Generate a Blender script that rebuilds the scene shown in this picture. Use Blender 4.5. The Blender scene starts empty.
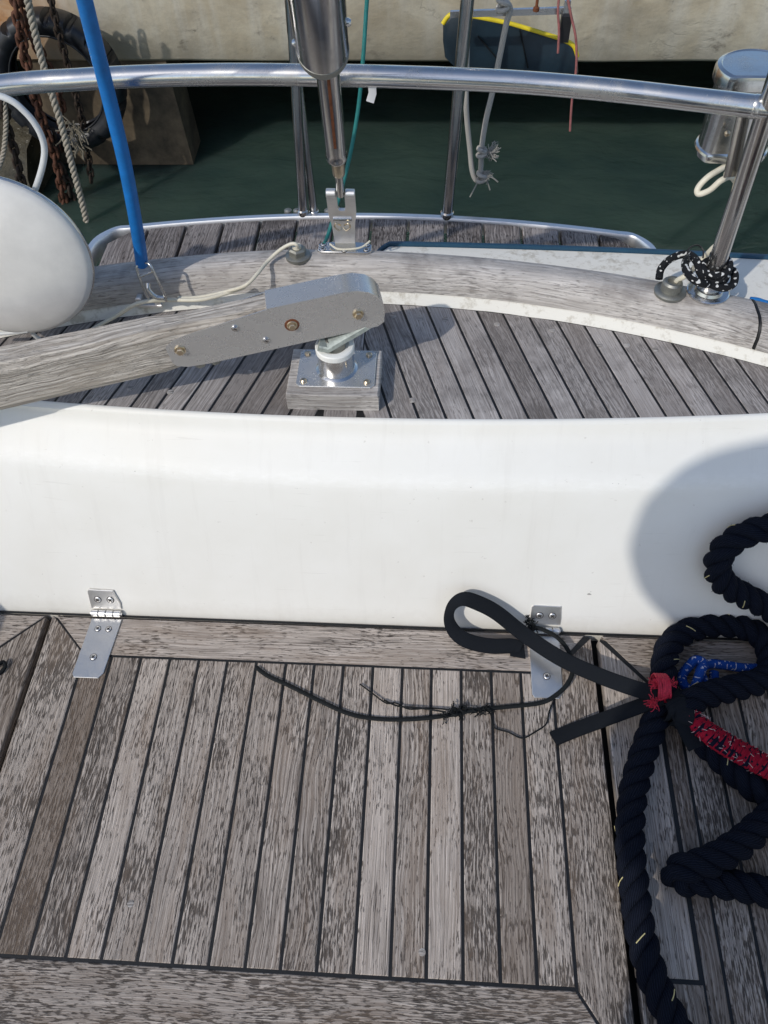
import bpy, math, random
from mathutils import Vector, Matrix, noise
random.seed(7)
V = Vector
C = bpy.context.scene.collection
PI = math.pi
def rad(a): return math.radians(a)

# ---------------------------------------------------------------- camera frame
YAW, PITCH, ROLL, FPX = 0.08260774, 0.95328422, -0.03746723, 769.0
CAM = V((0, 0, 1.22))
fw = V((-math.sin(YAW)*math.cos(PITCH), math.cos(YAW)*math.cos(PITCH), -math.sin(PITCH)))
r0 = V((math.cos(YAW), math.sin(YAW), 0)); u0 = r0.cross(fw)
rt = r0*math.cos(ROLL)+u0*math.sin(ROLL); up = -r0*math.sin(ROLL)+u0*math.cos(ROLL)
def at(px, py, z=None, Y=None, d=None, plane=None):
    """measured photo point -> point in the place, on a known height / depth / plane"""
    q = fw + rt*((px-384)/FPX) + up*((512-py)/FPX)
    if z is not None: t = (z-CAM.z)/q.z
    elif Y is not None: t = Y/q.y
    elif plane is not None:
        n, c = plane; t = (c-n.dot(CAM))/n.dot(q)
    else: t = d
    return CAM+q*t

# ---------------------------------------------------------------- node helpers
def new_mat(name):
    m = bpy.data.materials.new(name); m.use_nodes = True
    nt = m.node_tree; nt.nodes.clear()
    out = nt.nodes.new('ShaderNodeOutputMaterial'); b = nt.nodes.new('ShaderNodeBsdfPrincipled')
    nt.links.new(b.outputs[0], out.inputs[0])
    return m, nt, b
def nd(nt, t, **k):
    n = nt.nodes.new(t)
    for a, v in k.items():
        if a.startswith('_'): n.inputs[a[1:].replace('_', ' ')].default_value = v
        else: setattr(n, a, v)
    return n
def mapped(nt, src, scale, loc=(0, 0, 0)):
    m = nd(nt, 'ShaderNodeMapping'); m.inputs['Scale'].default_value = scale; m.inputs['Location'].default_value = loc
    nt.links.new(src, m.inputs['Vector']); return m.outputs[0]
def noise_(nt, vec, scale=1, detail=4, rough=.55, dist=0):
    n = nd(nt, 'ShaderNodeTexNoise'); n.inputs['Scale'].default_value = scale; n.inputs['Detail'].default_value = detail
    n.inputs['Roughness'].default_value = rough; n.inputs['Distortion'].default_value = dist
    nt.links.new(vec, n.inputs['Vector']); return n.outputs['Fac']
def ramp(nt, fac, stops):
    r = nd(nt, 'ShaderNodeValToRGB'); e = r.color_ramp.elements
    while len(e) < len(stops): e.new(.5)
    for i, (p, c) in enumerate(stops):
        e[i].position = p; e[i].color = (c, c, c, 1) if isinstance(c, (int, float)) else (*c, 1)
    nt.links.new(fac, r.inputs[0]); return r.outputs[0]
def mix(nt, fac, a, b, mode='MIX'):
    m = nd(nt, 'ShaderNodeMix', data_type='RGBA', blend_type=mode)
    for s, i in ((fac, 0), (a, 6), (b, 7)):
        if isinstance(s, (int, float)): m.inputs[i].default_value = s
        elif isinstance(s, tuple): m.inputs[i].default_value = (*s, 1)
        else: nt.links.new(s, m.inputs[i])
    return m.outputs[2]
def mth(nt, op, a, b=0.0, clamp=False):
    m = nd(nt, 'ShaderNodeMath', operation=op, use_clamp=clamp)
    for i, s in enumerate((a, b)):
        if isinstance(s, (int, float)): m.inputs[i].default_value = s
        else: nt.links.new(s, m.inputs[i])
    return m.outputs[0]
def bump(nt, b, h, strength, dist=.001):
    n = nd(nt, 'ShaderNodeBump'); n.inputs['Strength'].default_value = strength; n.inputs['Distance'].default_value = dist
    nt.links.new(h, n.inputs['Height']); nt.links.new(n.outputs[0], b.inputs['Normal'])
def setc(nt, b, s, name='Base Color'):
    if isinstance(s, tuple): b.inputs[name].default_value = (*s, 1)
    elif isinstance(s, (int, float)): b.inputs[name].default_value = s
    else: nt.links.new(s, b.inputs[name])

def teak(name, light, mid, dark, brown, fleck=.5, bumpy=.6, stain=0.0, fine=1.0):
    m, nt, b = new_mat(name)
    uv = nd(nt, 'ShaderNodeUVMap').outputs[0]
    tone = nd(nt, 'ShaderNodeAttribute', attribute_name='tone').outputs['Fac']
    # per board character: a hash of its tone decides how worn and how figured it is
    hs1 = mth(nt, 'FRACT', mth(nt, 'MULTIPLY', tone, 37.7)); hs2 = mth(nt, 'FRACT', mth(nt, 'MULTIPLY', tone, 91.3))
    hsm = mth(nt, 'ADD', .22, mth(nt, 'MULTIPLY', hs2, .42))
    # slow wander of the grain
    w = noise_(nt, mapped(nt, uv, (5, 14, 1)), 1, 2, .5)
    comb = nd(nt, 'ShaderNodeSeparateXYZ'); nt.links.new(uv, comb.inputs[0])
    vv = mth(nt, 'ADD', comb.outputs[1], mth(nt, 'MULTIPLY', w, mth(nt, 'ADD', .006, mth(nt, 'MULTIPLY', hs2, .03))))
    cx = nd(nt, 'ShaderNodeCombineXYZ'); nt.links.new(comb.outputs[0], cx.inputs[0]); nt.links.new(vv, cx.inputs[1])
    g = cx.outputs[0]
    fine_ = noise_(nt, mapped(nt, g, (7, 640*fine, 1)), 1, 4, .65)
    mid_ = noise_(nt, mapped(nt, g, (10, 250, 1), (3, 5, 0)), 1, 5, .7)
    pits = noise_(nt, mapped(nt, g, (58, 410, 1), (11, 2, 0)), 1, 3, .55)
    broad = noise_(nt, mapped(nt, g, (5, 22, 1), (7, 9, 0)), 1, 4, .6)
    patch = noise_(nt, mapped(nt, uv, (9, 14, 1), (17, 4, 0)), 1, 3, .6)
    c = mix(nt, ramp(nt, fine_, [(.38, 0), (.60, 1)]), mid, light)
    c = mix(nt, mth(nt, 'MULTIPLY', ramp(nt, mid_, [(.40, 1), (.56, 0)]), hsm), c, dark)
    # dark worn flecks, gathered in patches
    thr = mth(nt, 'ADD', pits, mth(nt, 'MULTIPLY', mth(nt, 'SUBTRACT', patch, .5), .5))
    thr = mth(nt, 'ADD', thr, mth(nt, 'MULTIPLY', mth(nt, 'SUBTRACT', tone, .5), -.10))
    thr = mth(nt, 'ADD', thr, mth(nt, 'MULTIPLY', mth(nt, 'SUBTRACT', hs1, .5), .11))
    fl = ramp(nt, thr, [(.53, 0), (.615, 1)])
    c = mix(nt, mth(nt, 'MULTIPLY', fl, fleck), c, tuple(x*.5 for x in dark))
    # cathedral figure on the more figured boards
    wv = nd(nt, 'ShaderNodeTexWave', bands_direction='Y'); wv.inputs['Scale'].default_value = 1; wv.inputs['Distortion'].default_value = 5.0
    wv.inputs['Detail'].default_value = 2; wv.inputs['Detail Scale'].default_value = .6
    nt.links.new(mapped(nt, g, (3.5, 42, 1), (5, 5, 0)), wv.inputs[0])
    c = mix(nt, mth(nt, 'MULTIPLY', ramp(nt, wv.outputs['Fac'], [(.10, 1), (.42, 0)]), mth(nt, 'MULTIPLY', ramp(nt, hs2, [(.45, 0), (.75, 1)]), .42)), c, dark)
    # thin open cracks along the grain
    ck = noise_(nt, mapped(nt, g, (4, 150, 1), (31, 7, 0)), 1, 2, .5)
    crk = ramp(nt, mth(nt, 'ABSOLUTE', mth(nt, 'SUBTRACT', ck, .5)), [(.0, 1), (.012, 0)])
    crk = mth(nt, 'MULTIPLY', crk, ramp(nt, broad, [(.48, 0), (.6, 1)]))
    c = mix(nt, mth(nt, 'MULTIPLY', crk, .8), c, tuple(x*.4 for x in dark))
    # brown boards (low tone) against silver ones
    bf = mth(nt, 'MULTIPLY', ramp(nt, tone, [(.05, 1), (.42, 0)]), ramp(nt, broad, [(.3, .15), (.6, .78)]))
    c = mix(nt, bf, c, brown)
    c = mix(nt, mth(nt, 'MULTIPLY', ramp(nt, broad, [(.38, 1), (.52, 0)]), .35), c, brown)
    br = mth(nt, 'ADD', .78, mth(nt, 'MULTIPLY', tone, .40))
    br = mth(nt, 'MULTIPLY', br, mth(nt, 'ADD', .80, mth(nt, 'MULTIPLY', patch, .4)))
    bc = nd(nt, 'ShaderNodeCombineColor')
    for i in range(3): nt.links.new(br, bc.inputs[i])
    c = mix(nt, 1.0, c, bc.outputs[0], 'MULTIPLY')
    if stain:
        geo = nd(nt, 'ShaderNodeNewGeometry').outputs['Position']
        st = ramp(nt, noise_(nt, mapped(nt, geo, (9, 9, 9)), 1, 5, .65), [(.5, 0), (.62, 1)])
        c = mix(nt, mth(nt, 'MULTIPLY', st, stain), c, tuple(x*.5 for x in dark))
    setc(nt, b, c)
    b.inputs['Roughness'].default_value = .78; b.inputs['Specular IOR Level'].default_value = .3
    h = mth(nt, 'ADD', mth(nt, 'MULTIPLY', fine_, .5), mth(nt, 'MULTIPLY', mid_, 1.0))
    h = mth(nt, 'SUBTRACT', h, mth(nt, 'MULTIPLY', mth(nt, 'ADD', fl, crk), .5))
    bump(nt, b, h, bumpy, .0022)
    return m
def plain(name, col, rough=.5, metal=0, bscale=0, bstr=.2, var=.0, vscale=30, spec=.5, coat=0, rvar=0):
    m, nt, b = new_mat(name)
    tc = nd(nt, 'ShaderNodeTexCoord').outputs['Object']
    if var:
        n = noise_(nt, mapped(nt, tc, (vscale,)*3), 1, 5, .65)
        c = mix(nt, ramp(nt, n, [(.3, 0), (.7, 1)]), tuple(x*(1-var) for x in col), tuple(min(1, x*(1+var*.5)) for x in col))
        setc(nt, b, c)
    else: setc(nt, b, col)
    b.inputs['Roughness'].default_value = rough; b.inputs['Metallic'].default_value = metal
    b.inputs['Specular IOR Level'].default_value = spec; b.inputs['Coat Weight'].default_value = coat
    if rvar:
        n = noise_(nt, mapped(nt, tc, (vscale, vscale, vscale*.3)), 1, 6, .7)
        r = mth(nt, 'ADD', rough-rvar*.5, mth(nt, 'MULTIPLY', n, rvar*1.4), True)
        nt.links.new(r, b.inputs['Roughness'])
    if bscale:
        bump(nt, b, noise_(nt, mapped(nt, tc, (bscale,)*3), 1, 3, .6), bstr, .001)
    return m
def steel(name, col=(.62, .62, .61), rough=.22, grime=.3, gcol=(.10, .08, .06), gscale=25, brush=0):
    m, nt, b = new_mat(name)
    tc = nd(nt, 'ShaderNodeTexCoord').outputs['Object']
    n = noise_(nt, mapped(nt, tc, (gscale,)*3), 1, 7, .72)
    sp = noise_(nt, mapped(nt, tc, (gscale*9,)*3), 1, 3, .6)
    g = mth(nt, 'MULTIPLY', ramp(nt, n, [(.48, 0), (.72, 1)]), grime)
    g = mth(nt, 'ADD', g, mth(nt, 'MULTIPLY', ramp(nt, sp, [(.66, 0), (.74, 1)]), grime*.7), True)
    setc(nt, b, mix(nt, g, col, gcol))
    nt.links.new(mth(nt, 'ADD', rough, mth(nt, 'MULTIPLY', g, .5), True), b.inputs['Roughness'])
    nt.links.new(mth(nt, 'SUBTRACT', .72 if name == 'tiller fitting steel' else 1, mth(nt, 'MULTIPLY', g, .6)), b.inputs['Metallic'])
    if brush:
        h = noise_(nt, mapped(nt, tc, (40, 900, 900)), 1, 2, .5); bump(nt, b, h, brush, .0003)
    else: bump(nt, b, n, .12, .0008)
    return m
def fibre(name, col, col2, au, av, thr=None, fleck=None, rough=.85, bstr=.7, fl_scale=(90, 3)):
    """rope yarns: diagonal fibres on the tube's own (length, turn) coordinates, optional tracer flecks"""
    m, nt, b = new_mat(name)
    uv = nd(nt, 'ShaderNodeUVMap').outputs[0]
    wv = nd(nt, 'ShaderNodeTexWave'); wv.inputs['Scale'].default_value = 1; wv.inputs['Distortion'].default_value = 1.2
    wv.inputs['Detail'].default_value = 2
    wv.bands_direction = 'DIAGONAL'
    nt.links.new(mapped(nt, uv, (au, av, 1)), wv.inputs[0])
    n = noise_(nt, mapped(nt, uv, (au*2, av*2.2, 1)), 1, 3, .6)
    c = mix(nt, mth(nt, 'MULTIPLY', wv.outputs['Fac'], n), col, col2)
    if fleck:
        ck = nd(nt, 'ShaderNodeTexNoise'); ck.inputs['Scale'].default_value = 1; ck.inputs['Detail'].default_value = 0
        nt.links.new(mapped(nt, uv, (fl_scale[0], fl_scale[1], 1)), ck.inputs['Vector'])
        c = mix(nt, ramp(nt, ck.outputs['Fac'], [(thr, 0), (thr+.02, 1)]), c, fleck)
    setc(nt, b, c); b.inputs['Roughness'].default_value = rough; b.inputs['Specular IOR Level'].default_value = .12
    bump(nt, b, mth(nt, 'ADD', wv.outputs['Fac'], n), bstr, .0012)
    return m

M = {}
M['teak'] = teak('teak seat', (.60, .53, .465), (.32, .27, .23), (.095, .073, .058), (.215, .155, .11), .85, .9)
M['teak_deck'] = teak('teak deck', (.46, .425, .40), (.30, .275, .255), (.13, .113, .103), (.19, .16, .14), .5, .35, stain=.35)
M['teak_rail'] = teak('teak toe rail', (.58, .55, .515), (.45, .42, .39), (.19, .165, .15), (.30, .27, .24), .55, .6, stain=.4, fine=.6)
M['teak_tiller'] = teak('teak tiller', (.66, .61, .54), (.47, .425, .37), (.17, .145, .12), (.30, .25, .19), .15, .9, fine=.40)
M['teak_platform'] = teak('teak platform', (.42, .38, .355), (.20, .175, .165), (.045, .037, .034), (.085, .065, .055), .8, .7, stain=.5)
M['caulk'] = plain('caulking', (.006, .0065, .007), .55, var=.4, vscale=60, bscale=200, bstr=.3)
M['shade_black'] = plain('shade_black', (.01, .01, .01), .9, var=.2)  # near-black standing in for shade in gaps and hollows
M['steel'] = steel('polished steel', rough=.20, grime=.30, gscale=18)
M['steel_dark'] = steel('weathered steel', (.50, .485, .465), .17, .13, (.16, .14, .12), 26)
M['steel_satin'] = steel('satin steel', (.78, .77, .75), .40, .22, (.22, .18, .14), 30, brush=.12)
M['steel_fit'] = steel('tiller fitting steel', (.60, .595, .58), .27, .10, (.3, .27, .23), 30, brush=.08)
M['mirror'] = steel('bright steel', (.70, .70, .70), .10, .15, (.2, .16, .12), 20)
M['rim_steel'] = steel('bright satin rim', (.86, .86, .86), .42, .15, (.3, .3, .3), 30)
M['steel_cyl'] = steel('smoky steel', (.42, .41, .40), .17, .25, (.16, .14, .12), 12)
M['bronze'] = steel('bronze', (.60, .50, .36), .30, .4, (.12, .07, .04), 60)
M['rusty'] = plain('rusty washer', (.17, .055, .02), .8, .2, 300, .5, .5, 120)
M['galv'] = steel('dull grey metal', (.33, .33, .30), .55, .5, (.12, .11, .09), 60)
M['pale_metal'] = plain('corroded pale metal', (.42, .46, .42), .55, .3, 150, .4, .4, 90)
M['white_plastic'] = plain('white plastic', (.72, .70, .655), .5, var=.09, vscale=22, bscale=60, bstr=.06)
M['white_collar'] = plain('white collar', (.78, .78, .74), .4, var=.1)
M['cable'] = plain('cream cable', (.66, .62, .50), .5, var=.12, vscale=40)
M['cable_white'] = plain('white cable', (.60, .61, .60), .45, var=.08, vscale=40)
M['blue'] = plain('blue webbing', (.003, .15, .46), .5, var=.2, vscale=40, bscale=300, bstr=.3)
M['blue_line'] = plain('blue stripe', (.012, .062, .115), .5, var=.2)
M['teal'] = plain('teal cord', (.008, .16, .15), .6, var=.2, vscale=120, bscale=600, bstr=.5)
M['strap'] = fibre('black webbing', (.009, .011, .014), (.022, .025, .031), 420, 30, rough=.75, bstr=.6)
M['cord'] = plain('dark cord', (.009, .011, .012), .7, spec=.2, var=.3, vscale=100, bscale=500, bstr=.4)
M['rope'] = fibre('navy rope strand', (.0035, .005, .010), (.014, .019, .036), 110, 12, bstr=.8)
M['tracer'] = plain('yellow tracer', (.62, .54, .26), .7, var=.2, vscale=300)
M['blue_braid'] = fibre('blue braid', (.008, .05, .27), (.03, .13, .50), 220, 8, .65, (.55, .55, .62), .7, .9, (330, 7))
M['bw_braid'] = fibre('black and white braid', (.010, .011, .013), (.035, .036, .04), 220, 8, .64, (.70, .70, .68), .7, .8, (170, 6))
M['red'] = plain('red whipping', (.56, .014, .045), .6, var=.4, vscale=180, bscale=900, bstr=.9)
M['red_sleeve'] = fibre('red sleeve', (.62, .02, .055), (.30, .008, .02), 420, 5, .56, (.012, .012, .03), .7, .9, (150, 4))
M['pale_thread'] = plain('pale thread', (.60, .45, .42), .7)
M['old_fibre'] = plain('old fibre', (.17, .15, .11), .8, var=.4)
M['hemp'] = fibre('pale rope strand', (.30, .27, .22), (.50, .46, .38), 120, 6)
M['white_rope'] = fibre('old white line', (.42, .40, .36), (.62, .59, .53), 120, 6)
M['pink'] = plain('faded red line', (.33, .12, .11), .8, var=.3, vscale=100)
M['rubber'] = plain('tyre rubber', (.008, .010, .014), .36, var=.3, vscale=12, bscale=60, bstr=.3, rvar=.3)
M['pad'] = plain('dark blue pad', (.010, .024, .036), .45, var=.45, vscale=16, bscale=60, bstr=.3)
M['yellow'] = plain('yellow piping', (.72, .56, .02), .5, var=.25, vscale=30)
M['black'] = plain('black plastic', (.012, .012, .013), .4)
M['rust'] = plain('rusty chain', (.12, .050, .028), .8, .3, 200, .8, .6, 60)
M['chain_dark'] = plain('weedy chain', (.035, .022, .014), .8, .1, 200, .8, .6, 40)
M['weed'] = plain('weed', (.03, .025, .012), .8, var=.5, vscale=40)
M['tag'] = plain('white tag', (.7, .7, .7), .5)
M['slot'] = plain('screw slot', (.03, .025, .02), .7)
M['skin'] = plain('skin', (.45, .27, .19), .5)
M['cloth'] = plain('clothing', (.05, .07, .12), .9, var=.2)

def gelcoat():
    m, nt, b = new_mat('white gelcoat')
    g = nd(nt, 'ShaderNodeNewGeometry').outputs['Position']
    n = noise_(nt, mapped(nt, g, (5, 5, 5)), 1, 5, .6)
    c = mix(nt, ramp(nt, n, [(.35, 0), (.7, 1)]), (.775, .755, .69), (.825, .81, .755))
    s = noise_(nt, mapped(nt, g, (75, 75, 75)), 1, 4, .6)
    c = mix(nt, mth(nt, 'MULTIPLY', ramp(nt, s, [(.69, 0), (.735, 1)]), .35), c, (.45, .41, .35))
    # chalky streaks running down the face
    st = noise_(nt, mapped(nt, g, (45, 6, 3)), 1, 4, .65)
    c = mix(nt, mth(nt, 'MULTIPLY', ramp(nt, st, [(.56, 0), (.74, 1)]), .18), c, (.60, .57, .51))
    # chips: sparse small dark marks
    vo = nd(nt, 'ShaderNodeTexVoronoi'); vo.inputs['Scale'].default_value = 9; vo.inputs['Randomness'].default_value = 1
    nt.links.new(mix(nt, .02, g, nd(nt, 'ShaderNodeTexNoise', _Scale=60.0).outputs['Color']), vo.inputs['Vector'])
    c = mix(nt, mth(nt, 'MULTIPLY', ramp(nt, vo.outputs['Distance'], [(.022, 1), (.03, 0)]), .75), c, (.16, .14, .12))
    sz = nd(nt, 'ShaderNodeSeparateXYZ'); nt.links.new(g, sz.inputs[0])
    kb = ramp(nt, mth(nt, 'ABSOLUTE', mth(nt, 'SUBTRACT', sz.outputs[2], .268)), [(.004, 1), (.016, 0)])
    sc1 = noise_(nt, mapped(nt, g, (55, 90, 140), (2, 1, 0)), 1, 5, .7)
    c = mix(nt, mth(nt, 'MULTIPLY', kb, ramp(nt, sc1, [(.46, .1), (.62, .30)])), c, (.93, .92, .88))
    sc2 = noise_(nt, mapped(nt, g, (30, 60, 120), (7, 5, 3)), 1, 4, .7)
    c = mix(nt, mth(nt, 'MULTIPLY', kb, ramp(nt, sc2, [(.70, 0), (.72, .85)])), c, (.13, .11, .09))
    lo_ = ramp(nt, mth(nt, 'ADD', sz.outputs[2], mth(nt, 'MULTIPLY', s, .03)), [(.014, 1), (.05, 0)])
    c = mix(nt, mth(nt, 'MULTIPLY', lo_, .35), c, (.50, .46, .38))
    hs = noise_(nt, mapped(nt, g, (7, 40, 160), (1, 8, 3)), 1, 5, .7)
    c = mix(nt, ramp(nt, hs, [(.64, 0), (.70, .25)]), c, (.56, .53, .47))
    setc(nt, b, c)
    nt.links.new(mth(nt, 'ADD', .46, mth(nt, 'MULTIPLY', n, .2)), b.inputs['Roughness'])
    bump(nt, b, mth(nt, 'ADD', n, mth(nt, 'MULTIPLY', noise_(nt, mapped(nt, g, (180,)*3), 1, 3, .5), .12)), .25, .0015)
    return m
M['gel'] = gelcoat()
def gel_worn():
    m, nt, b = new_mat('chalky white paint')
    g = nd(nt, 'ShaderNodeNewGeometry').outputs['Position']
    n = noise_(nt, mapped(nt, g, (60, 60, 60)), 1, 6, .7)
    big = noise_(nt, mapped(nt, g, (14, 14, 14)), 1, 4, .6)
    c = mix(nt, ramp(nt, mth(nt, 'ADD', mth(nt, 'MULTIPLY', n, .6), mth(nt, 'MULTIPLY', big, .4)), [(.52, 0), (.63, 1)]), (.74, .715, .64), (.50, .46, .38))
    setc(nt, b, c); b.inputs['Roughness'].default_value = .7
    bump(nt, b, n, .4, .001)
    return m
M['gel_worn'] = gel_worn()
def concrete():
    m, nt, b = new_mat('stained concrete')
    g = nd(nt, 'ShaderNodeNewGeometry').outputs['Position']
    big = noise_(nt, mapped(nt, g, (2.2, 1.3, 3.0)), 1, 5, .6, .4)
    stre = noise_(nt, mapped(nt, g, (9, 7, .9)), 1, 5, .6)
    grit = noise_(nt, mapped(nt, g, (30,)*3), 1, 6, .7)
    blot = noise_(nt, mapped(nt, g, (5, 5, 9), (4, 2, 1)), 1, 8, .68, .3)
    c = mix(nt, ramp(nt, big, [(.36, 0), (.60, 1)]), (.52, .43, .29), (.74, .67, .52))
    c = mix(nt, mth(nt, 'MULTIPLY', ramp(nt, stre, [(.45, 0), (.62, 1)]), .6), c, (.74, .70, .60))
    c = mix(nt, mth(nt, 'MULTIPLY', ramp(nt, blot, [(.57, 0), (.66, 1)]), .55), c, (.42, .37, .29))
    c = mix(nt, mth(nt, 'MULTIPLY', ramp(nt, mth(nt, 'ADD', blot, mth(nt, 'MULTIPLY', grit, .25)), [(.755, 0), (.83, 1)]), .6), c, (.14, .12, .095))
    c = mix(nt, mth(nt, 'MULTIPLY', ramp(nt, grit, [(.45, 0), (.72, 1)]), .22), c, (.20, .18, .14))
    sx = nd(nt, 'ShaderNodeSeparateXYZ'); nt.links.new(g, sx.inputs[0])
    rl = mth(nt, 'MULTIPLY', mth(nt, 'MULTIPLY', ramp(nt, mth(nt, 'ADD', mth(nt, 'MULTIPLY', sx.outputs[0], -1), -1.62), [(0, 0), (.28, 1)]), blot), 1.7, True)
    c = mix(nt, rl, c, (.38, .17, .05))
    wet = ramp(nt, mth(nt, 'ADD', mth(nt, 'ADD', sx.outputs[2], 1.5), mth(nt, 'MULTIPLY', blot, .28)), [(.90, 1), (1.24, 0)])
    c = mix(nt, mth(nt, 'MULTIPLY', wet, .88), c, (.050, .038, .024))
    cn = noise_(nt, mapped(nt, g, (1.6, 1.6, 1.1), (9, 3, 1)), 1, 6, .6, .5)
    cr = ramp(nt, mth(nt, 'ABSOLUTE', mth(nt, 'SUBTRACT', cn, .5)), [(.002, 1), (.006, 0)])
    cr = mth(nt, 'MULTIPLY', cr, ramp(nt, big, [(.5, 0), (.6, 1)]))
    c = mix(nt, mth(nt, 'MULTIPLY', cr, .18), c, (.10, .085, .065))
    sm = noise_(nt, mapped(nt, g, (1.7, 1.5, 3.4), (1, 7, 4)), 1, 7, .62, .8)
    c = mix(nt, mth(nt, 'MULTIPLY', ramp(nt, sm, [(.46, 0), (.66, 1)]), .62), c, (.33, .29, .22))
    lowb = ramp(nt, mth(nt, 'ADD', sx.outputs[2], 1.0), [(.485, 1), (.60, 0)])
    c = mix(nt, mth(nt, 'MULTIPLY', lowb, mth(nt, 'MULTIPLY', sm, .9)), c, (.25, .22, .165))
    setc(nt, b, c); b.inputs['Roughness'].default_value = .9
    bump(nt, b, mth(nt, 'SUBTRACT', mth(nt, 'ADD', blot, mth(nt, 'MULTIPLY', grit, .2)), mth(nt, 'MULTIPLY', cr, .2)), .3, .010)
    return m
M['concrete'] = concrete()
M['pier'] = plain('weedy pier concrete', (.11, .082, .05), .8, bscale=14, bstr=.6, var=.75, vscale=7)
def rock():
    m, nt, b = new_mat('wet ledge')
    g = nd(nt, 'ShaderNodeNewGeometry').outputs['Position']
    n = noise_(nt, mapped(nt, g, (9,)*3), 1, 8, .7); s = noise_(nt, mapped(nt, g, (38,)*3), 1, 3, .6)
    c = mix(nt, ramp(nt, n, [(.35, 0), (.7, 1)]), (.022, .02, .011), (.085, .072, .042))
    c = mix(nt, ramp(nt, s, [(.66, 0), (.71, 1)]), c, (.5, .46, .38))
    setc(nt, b, c); b.inputs['Roughness'].default_value = .55; bump(nt, b, n, 1, .03)
    return m
M['rock'] = rock()
def water():
    m, nt, b = new_mat('harbour water')
    g = nd(nt, 'ShaderNodeNewGeometry').outputs['Position']
    n1 = noise_(nt, mapped(nt, g, (3.0, 5.5, 1)), 1, 4, .5, .6)
    n2 = noise_(nt, mapped(nt, g, (14, 22, 1)), 1, 3, .5, .4)
    murk = noise_(nt, mapped(nt, g, (1.6, 2.2, 1), (3, 3, 0)), 1, 4, .6)
    setc(nt, b, mix(nt, ramp(nt, murk, [(.35, 0), (.7, 1)]), (.024, .047, .041), (.042, .070, .056)))
    b.inputs['Roughness'].default_value = .05; b.inputs['IOR'].default_value = 1.33
    b.inputs['Subsurface Weight'].default_value = 1; b.inputs['Subsurface Radius'].default_value = (.5, .7, .6); b.inputs['Subsurface Scale'].default_value = 1.0
    bump(nt, b, mth(nt, 'ADD', n1, mth(nt, 'MULTIPLY', n2, .22)), .30, .06)
    return m
M['water'] = water()

# ---------------------------------------------------------------- mesh builder
def frame(d, ref=V((0, 0, 1))):
    d = V(d).normalized()
    if abs(d.dot(ref)) > .97: ref = V((1, 0, 0))
    a = ref.cross(d).normalized(); return a, d.cross(a).normalized(), d
def spline(pts, n=8, closed=False):
    p = [V(q) for q in pts]; L = len(p); out = []
    rng = L if closed else L-1
    for i in range(rng):
        if closed: a, b, c, d = p[i-1], p[i], p[(i+1) % L], p[(i+2) % L]
        else: a, b, c, d = p[max(i-1, 0)], p[i], p[i+1], p[min(i+2, L-1)]
        for k in range(n):
            t = k/n; t2 = t*t; t3 = t2*t
            out.append(.5*((2*b)+(c-a)*t+(2*a-5*b+4*c-d)*t2+(3*b-a-3*c+d)*t3))
    if not closed: out.append(p[-1])
    return out
def resample(pts, step):
    out = [pts[0]]; acc = 0
    for a, b in zip(pts, pts[1:]):
        L = (b-a).length
        if L < 1e-9: continue
        t = step-acc
        while t <= L:
            out.append(a.lerp(b, t/L)); t += step
        acc = L-(t-step)
    return out
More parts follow.
